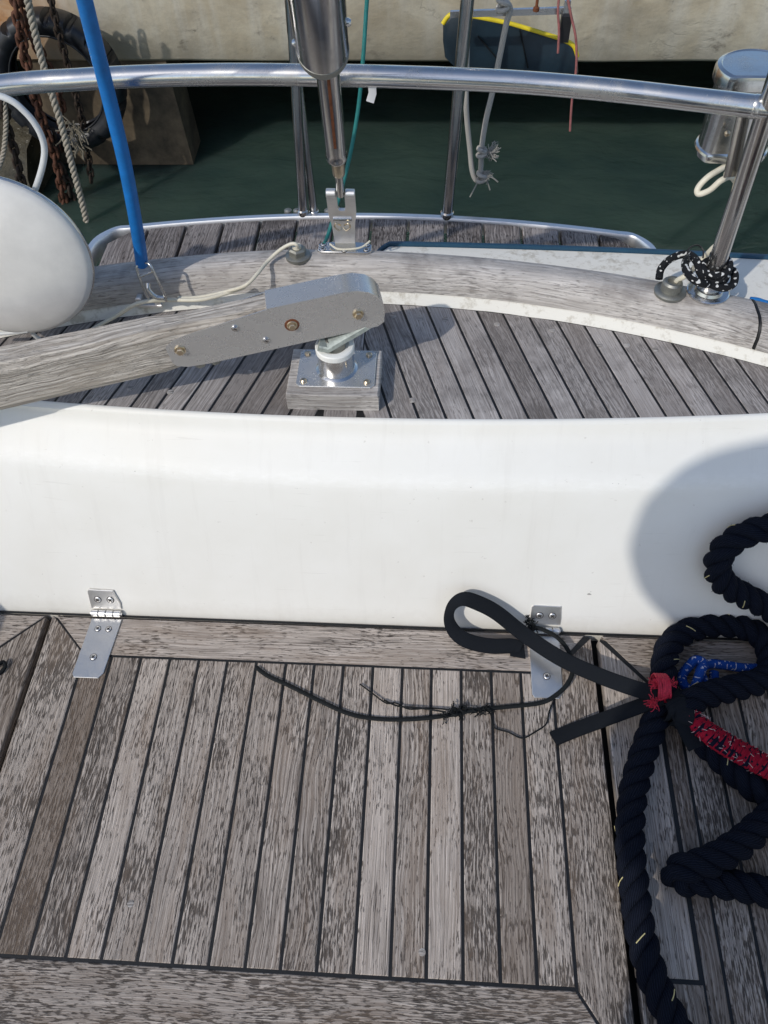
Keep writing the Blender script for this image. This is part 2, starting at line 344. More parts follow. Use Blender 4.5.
class MB:
    def __init__(s): s.v = []; s.f = []; s.uv = []; s.t = []; s.mi = []
    def add(s, verts, faces, uvs=None, tone=.5, mi=0):
        o = len(s.v); s.v += [tuple(x) for x in verts]
        for i, f in enumerate(faces):
            s.f.append([o+j for j in f]); s.uv.append(uvs[i] if uvs else [(verts[j][0], verts[j][1]) for j in f])
            s.t.append(tone); s.mi.append(mi)
    def prism(s, poly, h, org=V((0, 0, 0)), ex=V((1, 0, 0)), ey=V((0, 1, 0)), bev=0.0, gdir=None, uvo=(0, 0), tone=.5, mi=0):
        """polygon (2D, ccw in ex,ey) whose TOP lies at org, going down h along -(ex x ey); chamfered top edge"""
        ez = ex.cross(ey).normalized(); n = len(poly); P = [V((a, b)) for a, b in poly]
        ar = sum(P[i].x*P[(i+1) % n].y-P[(i+1) % n].x*P[i].y for i in range(n))
        if ar < 0: P.reverse()
        g = V(gdir).normalized() if gdir else V((1, 0)); gp = V((-g.y, g.x))
        def inset(b):
            out = []
            for i in range(n):
                a, c, d = P[i-1], P[i], P[(i+1) % n]
                e1 = (c-a).normalized(); e2 = (d-c).normalized()
                n1 = V((-e1.y, e1.x)); n2 = V((-e2.y, e2.x)); k = 1+n1.dot(n2)
                out.append(c+(n1+n2)*(b/max(k, .3)))
            return out
        def w3(p, z): return org+ex*p.x+ey*p.y+ez*z
        rings = []
        if bev: rings = [(inset(bev), 0), (P, -bev), (P, -h)]
        else: rings = [(P, 0), (P, -h)]
        vs = []; fs = []; us = []
        for ps, z in rings: vs += [w3(p, z) for p in ps]
        def U(p, z): return (p.dot(g)+uvo[0], p.dot(gp)+uvo[1]+z)
        fs.append(list(range(n))); us.append([U(p, 0) for p in rings[0][0]])
        for r in range(len(rings)-1):
            for i in range(n):
                j = (i+1) % n
                fs.append([r*n+i, (r+1)*n+i, (r+1)*n+j, r*n+j])
                a, za = rings[r]; b, zb = rings[r+1]
                us.append([U(a[i], za), U(b[i], zb), U(b[j], zb), U(a[j], za)])
        k = (len(rings)-1)*n
        fs.append([k+i for i in reversed(range(n))]); us.append([U(P[i], 0) for i in reversed(range(n))])
        s.add(vs, fs, us, tone, mi)
    def box(s, c, size, ex=V((1, 0, 0)), ey=V((0, 1, 0)), bev=0.0, mi=0, gdir=None, uvo=(0, 0), tone=.5):
        ez = ex.cross(ey).normalized(); a, b, h = size
        s.prism([(-a/2, -b/2), (a/2, -b/2), (a/2, b/2), (-a/2, b/2)], h, V(c)+ez*h/2, ex, ey, bev, gdir, uvo, tone, mi)
    def tube(s, pts, r, n=10, closed=False, mi=0, caps=True, flat=1.0, ref=None, vmul=1.0):
        pts = [V(p) for p in pts]; L = len(pts)
        rf = r if callable(r) else (lambda t: r)
        tan = []
        for i in range(L):
            a = pts[i-1] if (i > 0 or closed) else pts[i]; b = pts[(i+1) % L] if (i < L-1 or closed) else pts[i]
            tan.append((b-a).normalized())
        a, b, _ = frame(tan[0], ref or V((0, 0, 1)))
        vs = []; ln = [0]
        for i in range(L):
            if i:
                q = tan[i-1].rotation_difference(tan[i]); a = q @ a; a = (a-tan[i]*a.dot(tan[i])).normalized(); ln.append(ln[-1]+(pts[i]-pts[i-1]).length)
            b = tan[i].cross(a); rr = rf(i/max(L-1, 1))
            for k in range(n):
                t = 2*PI*k/n; vs.append(pts[i]+a*math.cos(t)*rr+b*math.sin(t)*rr*flat)
        fs = []; us = []
        m = L if closed else L-1
        for i in range(m):
            j = (i+1) % L; l1 = ln[i+1] if i+1 < L else ln[i]+(pts[0]-pts[i]).length
            for k in range(n):
                q = (k+1) % n; fs.append([i*n+k, i*n+q, j*n+q, j*n+k])
                us.append([(ln[i], k/n*vmul), (ln[i], (k+1)/n*vmul), (l1, (k+1)/n*vmul), (l1, k/n*vmul)])
        if caps and not closed:
            fs.append([k for k in reversed(range(n))]); us.append([(0, 0)]*n)
            fs.append([(L-1)*n+k for k in range(n)]); us.append([(0, 0)]*n)
        s.add(vs, fs, us, .5, mi)
    def lathe(s, org, axis, prof, n=24, mi=0, ref=None, sx=1.0):
        a, b, d = frame(axis, ref or V((0, 0, 1))); org = V(org); vs = []
        for (r, h) in prof:
            for k in range(n):
                t = 2*PI*k/n; vs.append(org+d*h+a*(r*math.cos(t)*sx)+b*(r*math.sin(t)))
        fs = []; m = len(prof)
        for i in range(m-1):
            for k in range(n): q = (k+1) % n; fs.append([i*n+k, i*n+q, (i+1)*n+q, (i+1)*n+k])
        fs.append([k for k in reversed(range(n))]); fs.append([(m-1)*n+k for k in range(n)])
        s.add(vs, fs, None, .5, mi)
    def ribbon(s, pts, wd, w, t=.0015, mi=0):
        pts = [V(p) for p in pts]; L = len(pts); vs = []; ln = 0; us = []; fs = []; lens = []
        for i in range(L):
            tg = (pts[min(i+1, L-1)]-pts[max(i-1, 0)]).normalized()
            x = V(wd[i]); x = (x-tg*x.dot(tg)).normalized(); nn = tg.cross(x)
            ww = w(i/(L-1)) if callable(w) else w
            for a, b in ((-1, -1), (-.85, -1.6), (.85, -1.6), (1, -1), (1, 1), (.85, 1.6), (-.85, 1.6), (-1, 1)):
                vs.append(pts[i]+x*(ww/2*a)+nn*(t/2*b))
            if i: ln += (pts[i]-pts[i-1]).length
            lens.append(ln)
        for i in range(L-1):
            for k in range(8):
                q = (k+1) % 8; fs.append([i*8+k, i*8+q, (i+1)*8+q, (i+1)*8+k]); us.append([(lens[i], k/8), (lens[i], (k+1)/8), (lens[i+1], (k+1)/8), (lens[i+1], k/8)])
        fs += [[7, 6, 5, 4, 3, 2, 1, 0], [(L-1)*8+k for k in range(8)]]; us += [[(0, 0)]*8]*2
        s.add(vs, fs, us, .5, mi)
    def loft(s, sections, closed=False, caps=True, mi=0, tone=.5):
        """sections: equal-length lists of points; uv u along, v around in metres"""
        n = len(sections[0]); L = len(sections); vs = [p for sec in sections for p in sec]; fs = []; us = []; ul = [0]
        for i in range(1, L): ul.append(ul[-1]+(V(sections[i][0])-V(sections[i-1][0])).length)
        vl = [0]
        for k in range(1, n): vl.append(vl[-1]+(V(sections[0][k])-V(sections[0][k-1])).length)
        vl.append(vl[-1]+(V(sections[0][0])-V(sections[0][-1])).length)
        for i in range(L-1):
            for k in range(n if closed else n-1):
                q = (k+1) % n; fs.append([i*n+k, i*n+q, (i+1)*n+q, (i+1)*n+k])
                us.append([(ul[i], vl[k]), (ul[i], vl[k+1]), (ul[i+1], vl[k+1]), (ul[i+1], vl[k])])
        if closed and caps:
            fs += [list(reversed(range(n))), [(L-1)*n+k for k in range(n)]]
            us += [[(V(vs[k]).y, V(vs[k]).z) for k in reversed(range(n))], [(V(vs[(L-1)*n+k]).y, V(vs[(L-1)*n+k]).z) for k in range(n)]]
        s.add(vs, fs, us, tone, mi)
    def build(s, name, mats, parent=None, smooth=35, kind=None):
        me = bpy.data.meshes.new(name); me.from_pydata(s.v, [], s.f)
        if not isinstance(mats, (list, tuple)): mats = [mats]
        for m in mats: me.materials.append(M[m])
        uvl = me.uv_layers.new(name='UVMap'); i = 0
        flat = []
        for u in s.uv:
            for a in u: flat += [a[0], a[1]]
        uvl.data.foreach_set('uv', flat)
        at_ = me.attributes.new('tone', 'FLOAT', 'FACE'); at_.data.foreach_set('value', s.t)
        me.polygons.foreach_set('material_index', s.mi)
        if smooth:
            me.polygons.foreach_set('use_smooth', [True]*len(s.f)); me.set_sharp_from_angle(angle=rad(smooth))
        me.update(); me.validate()
        o = bpy.data.objects.new(name, me); C.objects.link(o)
        if parent: o.parent = parent; o.matrix_parent_inverse = parent.matrix_world.inverted()
        if kind: o['kind'] = kind
        return o
def thing(name, label, cat, loc=(0, 0, 0), group=None):
    o = bpy.data.objects.new(name, None); C.objects.link(o); o.location = loc; o.empty_display_size = .02
    o['label'] = label; o['category'] = cat
    if group: o['group'] = group
    o.matrix_world = Matrix.Translation(V(loc))
    return o
def tag(o, label, cat, group=None):
    o['label'] = label; o['category'] = cat
    if group: o['group'] = group
    return o
def copy_tree(o, parent=None):
    c = o.copy(); C.objects.link(c)
    if parent:
        c.parent = parent
    for ch in [x for x in bpy.data.objects if x.parent == o]: copy_tree(ch, c)
    return c

# strands of laid rope along a path
def laid(mb, path, R, pitch, strands=3, n=8, step=None, mi=0, tracer=None, phase=0, rr=None, fuzz=None):
    p = resample(path, step or pitch/14); L = len(p)
    tan = [(p[min(i+1, L-1)]-p[max(i-1, 0)]).normalized() for i in range(L)]
    a, b, _ = frame(tan[0]); A = [a]
    for i in range(1, L):
        q = tan[i-1].rotation_difference(tan[i]); a = q @ a; a = (a-tan[i]*a.dot(tan[i])).normalized(); A.append(a)
    off = R*.535 if strands == 3 else R*.55
    rs = rr or R*.485
    ds = step or pitch/14
    for k in range(strands):
        pts = []
        for i in range(L):
            t = 2*PI*i*ds/pitch+2*PI*k/strands+phase; B = tan[i].cross(A[i])
            pts.append(p[i]+A[i]*math.cos(t)*off+B*math.sin(t)*off)
        mb.tube(pts, rs, n, mi=mi)
        if fuzz is not None:
            for i in range(2, L-3):
                for _ in range(fuzz[1]):
                    th = random.random()*2*PI; B = tan[i].cross(A[i])
                    dd = (A[i]*math.cos(th)+B*math.sin(th))
                    q0 = pts[i]+dd*rs*.95; q1 = q0+dd*random.uniform(.001, .003)+tan[i]*random.uniform(-.003, .003)
                    fuzz[0].tube([q0, q1], .00025, 3, caps=False)
        if tracer is not None and k == 0:
            # short glints of the tracer yarn where it surfaces
            i = 6
            while i < L-8:
                t = 2*PI*i*ds/pitch+2*PI*k/strands+phase
                seg = []
                for j in range(i, i+3):
                    t = 2*PI*j*ds/pitch+2*PI*k/strands+phase; B = tan[j].cross(A[j])
                    o = (A[j]*math.cos(t)+B*math.sin(t))
                    side = tan[j].cross(o)
                    seg.append(p[j]+o*(off+rs*.99)+side*((j-i-1)*-.0012))
                tracer.tube(spline(seg, 3), .00075, 5); i += random.choice((13, 14, 15))
def fray(mb, c, n, L, r, dirs=None, mi=0):
    for _ in range(n):
        d = V((random.gauss(0, 1), random.gauss(0, 1), random.gauss(0, .6))).normalized()
        if dirs: d = (d*.6+V(dirs)).normalized()
        p = V(c)+V((random.gauss(0, 1), random.gauss(0, 1), random.gauss(0, 1)))*L*.15
        q = [p]
        for k in range(4): d = (d+V((random.gauss(0, .4), random.gauss(0, .4), random.gauss(0, .4)))).normalized(); q.append(q[-1]+d*L/4*random.uniform(.5, 1.3))
        mb.tube(spline(q, 3), r, 5, mi=mi)

CX = -.13                                  # centreline of the boat

# ================================================================ SETTING
mb = MB(); mb.add([(-60, -60, -1.05), (60, -60, -1.05), (60, 60, -1.05), (-60, 60, -1.05)], [[0, 1, 2, 3]])
mb.build('water', 'water', kind='structure')
mb = MB(); mb.add([(-60, -60, -4), (60, -60, -4), (60, 60, -4), (-60, 60, -4)], [[0, 1, 2, 3]])
mb.build('seabed', 'rock', kind='structure')

# quay: deck slab on piers
quay = thing('quay_wall', 'stained weathered concrete quay wall standing over dark water behind the boat', 'quay', (0, 3.85, -1.05))
mb = MB()
secs = []
for i in range(41):
    x = -8+16*i/40
    n1 = noise.noise(V((x*2.3, 1, 0)))*.012
    secs.append([V((x, 12, -.525)), V((x, 3.87+n1, -.527+n1*.6)), V((x, 3.85+n1, -.510+n1)), V((x, 3.85, .1)), V((x, 3.85, .78)), V((x, 3.88, .8)), V((x, 12, .8))])
mb.loft(secs, closed=True)
mb.build('slab', 'concrete', quay, 50)
for (x0, x1, y0) in ((-2.00, -1.30, 3.875), (-6.2, -5.2, 3.95), (3.2, 4.2, 3.95)):
    mb = MB(); pp = []
    for zz, ex in ((-.47, 0), (-.7, .005), (-.9, .012), (-1.5, .03)):
        ring = [V((x0-ex, y0+.22, zz)), V((x0-ex, y0-ex, zz)), V(((x0+x1)/2, y0-ex-.008, zz)), V((x1+ex*1.4, y0-ex, zz)), V((x1+ex, y0+.22, zz))]
        pp.append(ring)
    mb.loft(pp, closed=True); mb.build('pier', 'pier', quay, 30)
mb = MB(); mb.box((0, 9, -.9), (16, .2, 1.4)); mb.build('inner_wall', 'shade_black', quay, 0)  # near-black colour stands in for the shade under the slab
# low rubble ledge at left
mb = MB(); secs = []
for i in range(15):
    x = -3.2+i*.084
    a = noise.noise(V((x*5, 0, 3)))*.05; b = noise.noise(V((x*6, 4, 3)))*.04
    secs.append([V((x, 3.86, -1.3)), V((x, 3.45+a, -1.3)), V((x, 3.50+a, -.93+b)), V((x, 3.6+b, -.83+a*.5)), V((x, 3.86, -.80+b))])
mb.loft(secs, closed=True)
tag(mb.build('rock_ledge', 'rock', None, 50), 'wet rocky ledge with barnacles at the foot of the quay wall', 'rock ledge')

# ================================================================ HULL AND DECKS
boat = thing('sailboat_hull', 'white fibreglass stern of a sailing boat with a blue stripe along its edge', 'boat', (CX, 0, -1.05))
def yh(dx):
    a = 1.222-.045*dx*dx-.9*max(0, abs(dx)-.95)**2; b = 1.152-.26*dx*dx+.003-.9*max(0, abs(dx)-.95)**2
    t = min(1, max(0, (dx-.005)/.055)); t = t*t*(3-2*t); return b*(1-t)+a*t
outl = [V((CX+dx, yh(dx), .345)) for dx in [(-1.6+i*.025) for i in range(129)]]
full = [V((CX-1.78, -1.4, .345)), V((CX-1.76, 0, .345)), V((CX-1.70, .5, .345))]+outl+[V((CX+1.70, .5, .345)), V((CX+1.76, 0, .345)), V((CX+1.78, -1.4, .345))]
mb = MB(); secs = []
for p in full:
    c = V((CX, -.4, 0)); d = V((p.x-c.x, p.y-c.y, 0)).normalized()
    secs.append([p-d*.012+V((0, 0, .002)), p+V((0, 0, -.004)), p+V((0, 0, -.05))+d*.006, p+V((0, 0, -.6))-d*.06, p+V((0, 0, -1.8))-d*.35])
mb.loft(secs); mb.build('hull', 'gel', boat, 60)
# outer margin of the deck between toe rail and hull edge (worn white)
def y_in(dx): return 1.077-.30*dx*dx          # edge of the laid deck
def y_ro(dx): return 1.152-.26*dx*dx          # outer top edge of toe rail
mb = MB(); secs = []
for i in range(61):
    dx = .0+1.15*i/60
    yi = y_ro(dx)-.02
    secs.append([V((CX+dx, yi, .349)), V((CX+dx, (yi+yh(dx))/2, .352)), V((CX+dx, yh(dx)-.004, .347))])
mb.loft(secs); mb.build('deck_margin', 'gel_worn', boat, 60)
mb = MB(); secs = []
for i in range(91):
    dx = .006+1.144*i/90; y = yh(dx)
    secs.append([V((CX+dx, y-.003, .350)), V((CX+dx, y-.002, .3530)), V((CX+dx, y+.004, .3530)), V((CX+dx, y+.0075, .350)), V((CX+dx, y+.0075, .335)), V((CX+dx, y-.003, .343))])
mb.loft(secs, closed=True); mb.build('blue_stripe', 'blue_line', boat, 50)
# side decks / body of the hull under everything (closes views from the side)
mb = MB(); mb.add([(CX-1.7, -1.4, .30), (-.95, -1.4, .30), (-.95, .60, .30), (CX-1.7, .9, .30)], [[0, 1, 2, 3]])
mb.add([(-.95, -1.4, .30), (-.95, .60, .30), (-.95, .60, -.5), (-.95, -1.4, -.5)], [[0, 1, 2, 3]]); mb.build('side_deck', 'gel', boat, 0); mb = MB()
mb.add([(.80, -1.4, .30), (CX+1.7, -1.4, .30), (CX+1.7, .9, .30), (.80, .60, .30)], [[0, 1, 2, 3]])
for x in (.80,): mb.add([(x, -1.4, .30), (x, .60, .30), (x, .60, -.5), (x, -1.4, -.5)], [[0, 1, 2, 3]])
mb.build('side_deck', 'gel', boat, 0)

# after deck under the laid teak, with the sloping white waterway strip up to the rail
def y_e(x): return .806+.075*(x+.10)**2
def y_b(x): return .726+.085*(x+.03)**2
mb = MB(); secs = []
for i in range(71):
    dx = -1.2+2.4*i/70; yi = y_in(dx)
    w = noise.noise(V((dx*18, 0, 5)))*.0015
    secs.append([V((CX+dx, yi-.002+w, .3325)), V((CX+dx, yi+.001+w, .336)), V((CX+dx, yi+.011, .344+w)), V((CX+dx, yi+.015, .347)), V((CX+dx, yi+.035, .348))])
mb.loft(secs); mb.build('waterway', 'gel_worn', boat, 60)

# laid teak of the after deck: king plank and two flights of angled planks
deck = bpy.data.objects.new('deck', None); C.objects.link(deck); deck.location = (CX, .95, .33); deck['kind'] = 'structure'
deck.matrix_world = Matrix.Translation(V((CX, .95, .33)))
def clip(poly, p, n):
    out = []; L = len(poly)
    for i in range(L):
        a, b = poly[i], poly[(i+1) % L]; da = (a-p).dot(n); db = (b-p).dot(n)
        if da >= 0: out.append(a)
        if (da >= 0) != (db >= 0): out.append(a.lerp(b, da/(da-db)))
    return out
mb = MB(); gap = .0042; pitch = .0408; dz = .334
def deck_plank(p0, d, wl, wr, side):
    """plank along direction d through p0, clipped by front curve, back curve, centre"""
    nrm = V((d.y, -d.x)); Ls = 1.6
    poly = [p0-nrm*wl-d*Ls, p0+nrm*wr-d*Ls, p0+nrm*wr+d*Ls, p0-nrm*wl+d*Ls]
    if side: poly = clip(poly, V((CX+side*.0275, 0)), V((side, 0)))
    if len(poly) < 3: return
    # local front/back lines
    cxs = p0.x
    for x in [cxs-.12, cxs-.06, cxs, cxs+.06, cxs+.12]:
        s = .15*(x+.10); poly = clip(poly, V((x, y_e(x)-.004)), V((-s, 1)).normalized())
        if len(poly) < 3: return
    for k in range(-2, 12):
        pass
    # back curve is concave-down: clip with tangents near the place where the plank reaches it
    hit = None
    for t in [i*.005 for i in range(-60, 400)]:
        q = p0+d*t
        if q.y > y_in(q.x-CX)-.004: hit = q; break
    if hit is not None:
        for o in (-.02, 0, .02):
            x = hit.x+o; s = -.6*(x-CX); poly = clip(poly, V((x, y_in(x-CX)-.004)), V((s, -1)).normalized())
            if len(poly) < 3: return
    pl = []
    for q in poly:
        if not pl or (q-pl[-1]).length > .003: pl.append(q)
    if (pl[0]-pl[-1]).length < .003: pl.pop()
    if len(pl) < 3: return
    ar = abs(sum(pl[i].x*pl[(i+1) % len(pl)].y-pl[(i+1) % len(pl)].x*pl[i].y for i in range(len(pl))))/2
    if ar < .0003: return
    mb.prism([(q.x, q.y) for q in pl], .006, V((0, 0, dz)), bev=.0006, gdir=(d.x, d.y), uvo=(random.random()*40, random.random()*40), tone=random.uniform(.12, .95))
deck_plank(V((CX, .9)), V((0, 1)), .0255, .0255, 0)
for side in (-1, 1):
    d = V((-side*math.sin(rad(17)), math.cos(rad(17)))); nrm = V((d.y, -d.x))
    x = CX+side*.012
    for k in range(32):
        xc = x+side*(k)*pitch/math.cos(rad(17))+side*.0
        deck_plank(V((xc, .82)), d, (pitch-gap)/2, (pitch-gap)/2, side)
mb.build('planks', 'teak_deck', deck, 20)
mb = MB(); secs = []
for i in range(61):
    dx = -1.15+2.3*i/60; secs.append([V((CX+dx, y_e(CX+dx)-.004, .3328)), V((CX+dx, y_in(dx)+.002, .3328))])
mb.loft(secs); mb.build('caulking', 'caulk', deck, 0)
# wooden plugs (bungs) over the fastenings
mb = MB()
for px, py in ((393, 316), (420, 318), (445, 319), (497, 324), (552, 330), (600, 345), (627, 345), (655, 349), (412, 400), (330, 312), (250, 372), (170, 392), (130, 388)):
    p = at(px, py, z=dz+.0008); mb.lathe(p-V((0, 0, .001)), (0, 0, 1), [(.0052, 0), (.0052, .0009), (.0045, .0012)], 12)
mb.build('bungs', 'teak_rail', deck, 30)

# cockpit coaming: leaning white face, rounded knuckle, sloping cap
mb = MB(); secs = []
for i in range(81):
    x = -1.3+2.3*i/80
    yb, ye = y_b(x), y_e(x); y0 = .619
    zb = .272; prof = [V((y0, -.03)), V((y0, .0)), V((y0+.006, .012))]
    for t in (.2, .4, .6, .8, .95): prof.append(V((y0+.006+(yb-y0-.006)*t, .012+(zb-.012)*t)))
    # fillet
    a = prof[-1]; b = V((yb, zb)); c = V((yb+(ye-yb)*.20, zb+(.327-zb)*.20))
    for t in (.25, .5, .75, 1): prof.append(a*(1-t)**2+b*2*t*(1-t)+c*t*t)
    for t in (.5, .8): prof.append(V((yb+(ye-yb)*(.2+.8*t), zb+(.327-zb)*(.2+.8*t))))
    prof += [V((ye-.012, .3300)), V((ye-.006, .3338)), V((ye-.002, .3348)), V((ye+.001, .332))]
    secs.append([V((x, p.x, p.y)) for p in prof])
mb.loft(secs)
tag(mb.build('coaming', 'gel', None, 60), 'smooth cream white fibreglass bulkhead sloping up behind the teak seat', 'bulkhead')

# black bead painting in the shaded gap at the foot of the coaming
mb = MB(); mb.tube([V((-1.2, .6175, .001)), V((0, .6165, .001)), V((.9, .6165, .001))], .0022, 6)
mb.build('gap_shade', 'caulk', bpy.data.objects['coaming'])

# cockpit shell under and in front of the seat
mb = MB()
mb.box((-.1, .30, -.045), (2.2, .66, .02)); mb.box((-.1, -.02, -.25), (2.2, .02, .42)); mb.build('seat_box', 'shade_black', boat, 0)  # coloured black so the gaps round the lids look shaded
mb = MB(); mb.add([(-.95, -1.4, -.46), (.80, -1.4, -.46), (.80, .3, -.46), (-.95, .3, -.46)], [[0, 1, 2, 3]])
o = mb.build('cockpit_floor', 'gel_worn', None, 0, 'structure')

# ================================================================ SEAT LIDS
TH = .020
def screw(parent, c, nrm, r=.0045, slot_dir=None):
    mb = MB(); a, b, d = frame(nrm)
    mb.lathe(c, nrm, [(r*1.35, -.001), (r*1.35, .0003)], 18, mi=1)
    mb.lathe(c, nrm, [(r*1.15, -.0005), (r*1.15, .0005), (r, .0011), (r*.55, .0013)], 16)
    s = V(slot_dir) if slot_dir else (a*math.cos(1)+b*math.sin(1))
    s = (s-d*s.dot(d)).normalized()
    mb.box(V(c)+d*.0012, (r*1.35, r*.42, .0008), s, d.cross(s), mi=1)
    mb.box(V(c)+d*.00125, (r*1.35, r*.42, .0008), d.cross(s), -s, mi=1)
    return mb.build('screw', ['steel_satin', 'slot'], parent, 40)
def plank(mb, poly, gd, tone=None, bev=.0011):
    mb.prism(poly, TH, V((0, 0, 0)), bev=bev, gdir=gd, uvo=(random.random()*40, random.random()*40), tone=random.uniform(.3, .85) if tone is None else tone)

lid = thing('locker_lid', 'weathered grey teak locker lid with fore and aft planks and two steel hinges', 'hatch lid', (CX-.05, .3, 0))
LX0, LX1, LY0, LY1 = -.654, .3005, -.012, .6130
SB = .541
seams = [-.576, -.5265, -.4745, -.4240, -.3735, -.3240, -.2735, -.2225, -.1735, -.1235, -.0730, -.0228, .0265, .0765, .1270, .1765, .2290]
g = .0024
fr = MB()
# border boards, mitred
plank(fr, [(LX0, LY1), (LX0+.003, LY1), (-.576-g, SB+.002), (-.576-g, .087), (-.576-g, LY0), (LX0, LY0)], (0, 1), .55)
plank(fr, [(LX0+.008, LY1), (LX1-.012, LY1), (.2285, SB+g), (-.5755, SB+g)], (1, 0), .75)
plank(fr, [(LX1, LY1-.004), (LX1, LY0), (LX1-.003, LY0), (.2290+g, .087-.002), (.2290+g, SB)], (0, 1), .5)
plank(fr, [(-.576+g*.2, .087-g), (.2290-.002, .087-g), (LX1-.008, LY0+.001), (-.576+g*.2, LY0+.001)], (1, 0), .42)
fr.build('border', 'teak', lid, 20)
pk = MB(); tones = [.09, .58, .78, .44, .62, .52, .40, .70, .46, .55, .80, .70, .88, .50, .27, .66]
for i, (a, b) in enumerate(zip(seams, seams[1:])):
    plank(pk, [(a+g, SB-g*.8), (b-g, SB-g*.8), (b-g, .087+g), (a+g, .087+g)], (0, 1), tones[i % len(tones)])
pk.build('planks', 'teak', lid, 20)
mb = MB(); mb.box((( LX0+LX1)/2, (LY0+LY1)/2, -.0016-.008), (LX1-LX0-.004, LY1-LY0-.004, .016)); mb.build('caulking', 'caulk', lid, 0)
# wood bung and knot in the planks
for x, y in ((-.40, .16), (.02, .12)):
    mb = MB(); mb.lathe((x, y, -.0004), (0, 0, 1), [(.005, 0), (.005, .0008), (.004, .001)], 12); mb.build('bung', 'teak_rail', lid, 30)

def hinge(x0, x1, ytop, ybot, skew, notch, nm, lift):
    w = x1-x0; cx = (x0+x1)/2
    h = MB()
    # lid leaf with rounded lower corners
    n = [(x0+skew*.0, ytop), (x0-skew*.5, ybot+.006), (x0-skew*.5+.004, ybot), (x1-skew*.5-.008, ybot), (x1-skew*.5-.001, ybot+.009), (x1, ytop)]
    h.prism(n, .0028, V((0, 0, .0032)), bev=.0006)
    hg = h.build('hinge', 'steel_satin', lid, 30)
    k = MB()
    kn = 4
    for i in range(kn):
        a = x0+w*i/kn+.0006; b = x0+w*(i+1)/kn-.0006
        k.lathe((a, ytop+.007, .0105), (1, 0, 0), [(.0052, 0), (.0062, .0008), (.0062, b-a-.0008), (.0052, b-a)], 18)
    k.tube([(x0-.001, ytop+.007, .0105), (x1+.001, ytop+.007, .0105)], .003, 10)
    k.build('knuckle', 'steel_satin', hg, 30)
    # leaf on the leaning coaming face
    ey = V((0, .437, 1)).normalized(); ex = V((1, 0, 0)); org = V((cx, .619+.006+.012*.42-.002, .0175))
    nn = ex.cross(ey).normalized()
    if nn.y > 0: nn = -nn
    org = org+nn*.004
    lf = MB(); ww = w/2
    lf.prism([(-ww, -.003), (ww, -.003), (ww*1.02, .010), (ww*notch, .037), (-ww*1.0+.003, .038), (-ww, .033)], .003, org, ex, ey, .0007)
    lf.build('wall_leaf', 'steel_satin', hg, 30)
    for sx in (-.42, .42): screw(hg, org+ex*ww*sx+ey*.017+nn*.0003, nn, .0050, (1, .3*sx, 1))
    for sx in (-.36, .36): screw(hg, V((cx+ww*sx-skew*.08, ytop-.020, .0036)), (0, 0, 1), .0042)
    screw(hg, V((cx-skew*.36, ytop-.074, .0036)), (0, 0, 1), .0046)
    return hg
a0 = at(92.5, 616, z=.003); a1 = at(122.5, 616, z=.003)
hinge(a0.x, a1.x, .610, at(95, 678, z=.003).y, .010, .70, 'l', 0)
b0 = at(529, 634, z=.003); b1 = at(559, 634, z=.003)
hinge(b0.x, b1.x, .608, at(545, 698, z=.003).y, .002, .92, 'r', 0)

# neighbouring seat panels
rp = thing('seat_panel', 'shaded teak seat panel under the navy rope, right of the lid', 'seat panel', (.6, .3, 0), 'seat panels beside the locker lid')
f2 = MB(); RX = .3135
plank(f2, [(RX, .606), (RX, .106), (.394, .106), (.394, .520), (.388, .526)], (0, 1), .8)
plank(f2, [(RX+.006, .613), (1.0, .610), (1.0, .533), (.390, .533)], (1, 0), .3)
plank(f2, [(RX, .100), (RX, -.012), (.398, -.012), (.398, .100)], (0, 1), .6)
f2.build('border', 'teak', rp, 20)
p2 = MB(); sm = [.397, .4285, .4805, .531, .581, .632, .682, .732, .783, .834, .885, .936, .99]
for i, (a, b) in enumerate(zip(sm, sm[1:])):
    a1_, b1_ = a+g+(.002 if i == 0 else 0), b-g
    plank(p2, [(a1_, .527), (b1_, .527), (b1_, -.012), (a1_, -.012)], (0, 1), [.25, .45, .35, .6, .5][i % 5])
p2.build('planks', 'teak', rp, 20)
mb = MB(); mb.box(((RX+1.0)/2, .2975, -.0096), (1.0-RX-.004, .615, .016)); mb.build('caulking', 'caulk', rp, 0)
lp = thing('seat_panel', 'teak seat panel with mitred corner at left edge, beside the brown plank', 'seat panel', (-.9, .3, 0), 'seat panels beside the locker lid')
f3 = MB(); QX = -.6655
plank(f3, [(QX, .611), (QX, -.012), (QX-.08, -.012), (QX-.08, .530)], (0, 1), .35)
plank(f3, [(QX-.003, .613), (QX-.082, .535), (-1.15, .535), (-1.15, .613)], (1, 0), .75)
f3.build('border', 'teak', lp, 20)
p3 = MB()
for k in range(7):
    b = QX-.083-k*.05; plank(p3, [(b, .530), (b, -.012), (b-.0445, -.012), (b-.0445, .530)], (0, 1))
p3.build('planks', 'teak', lp, 20)
mb = MB(); mb.box(((QX-1.15)/2, .2975, -.0096), (1.15+QX-.004, .615, .016)); mb.build('caulking', 'caulk', lp, 0)

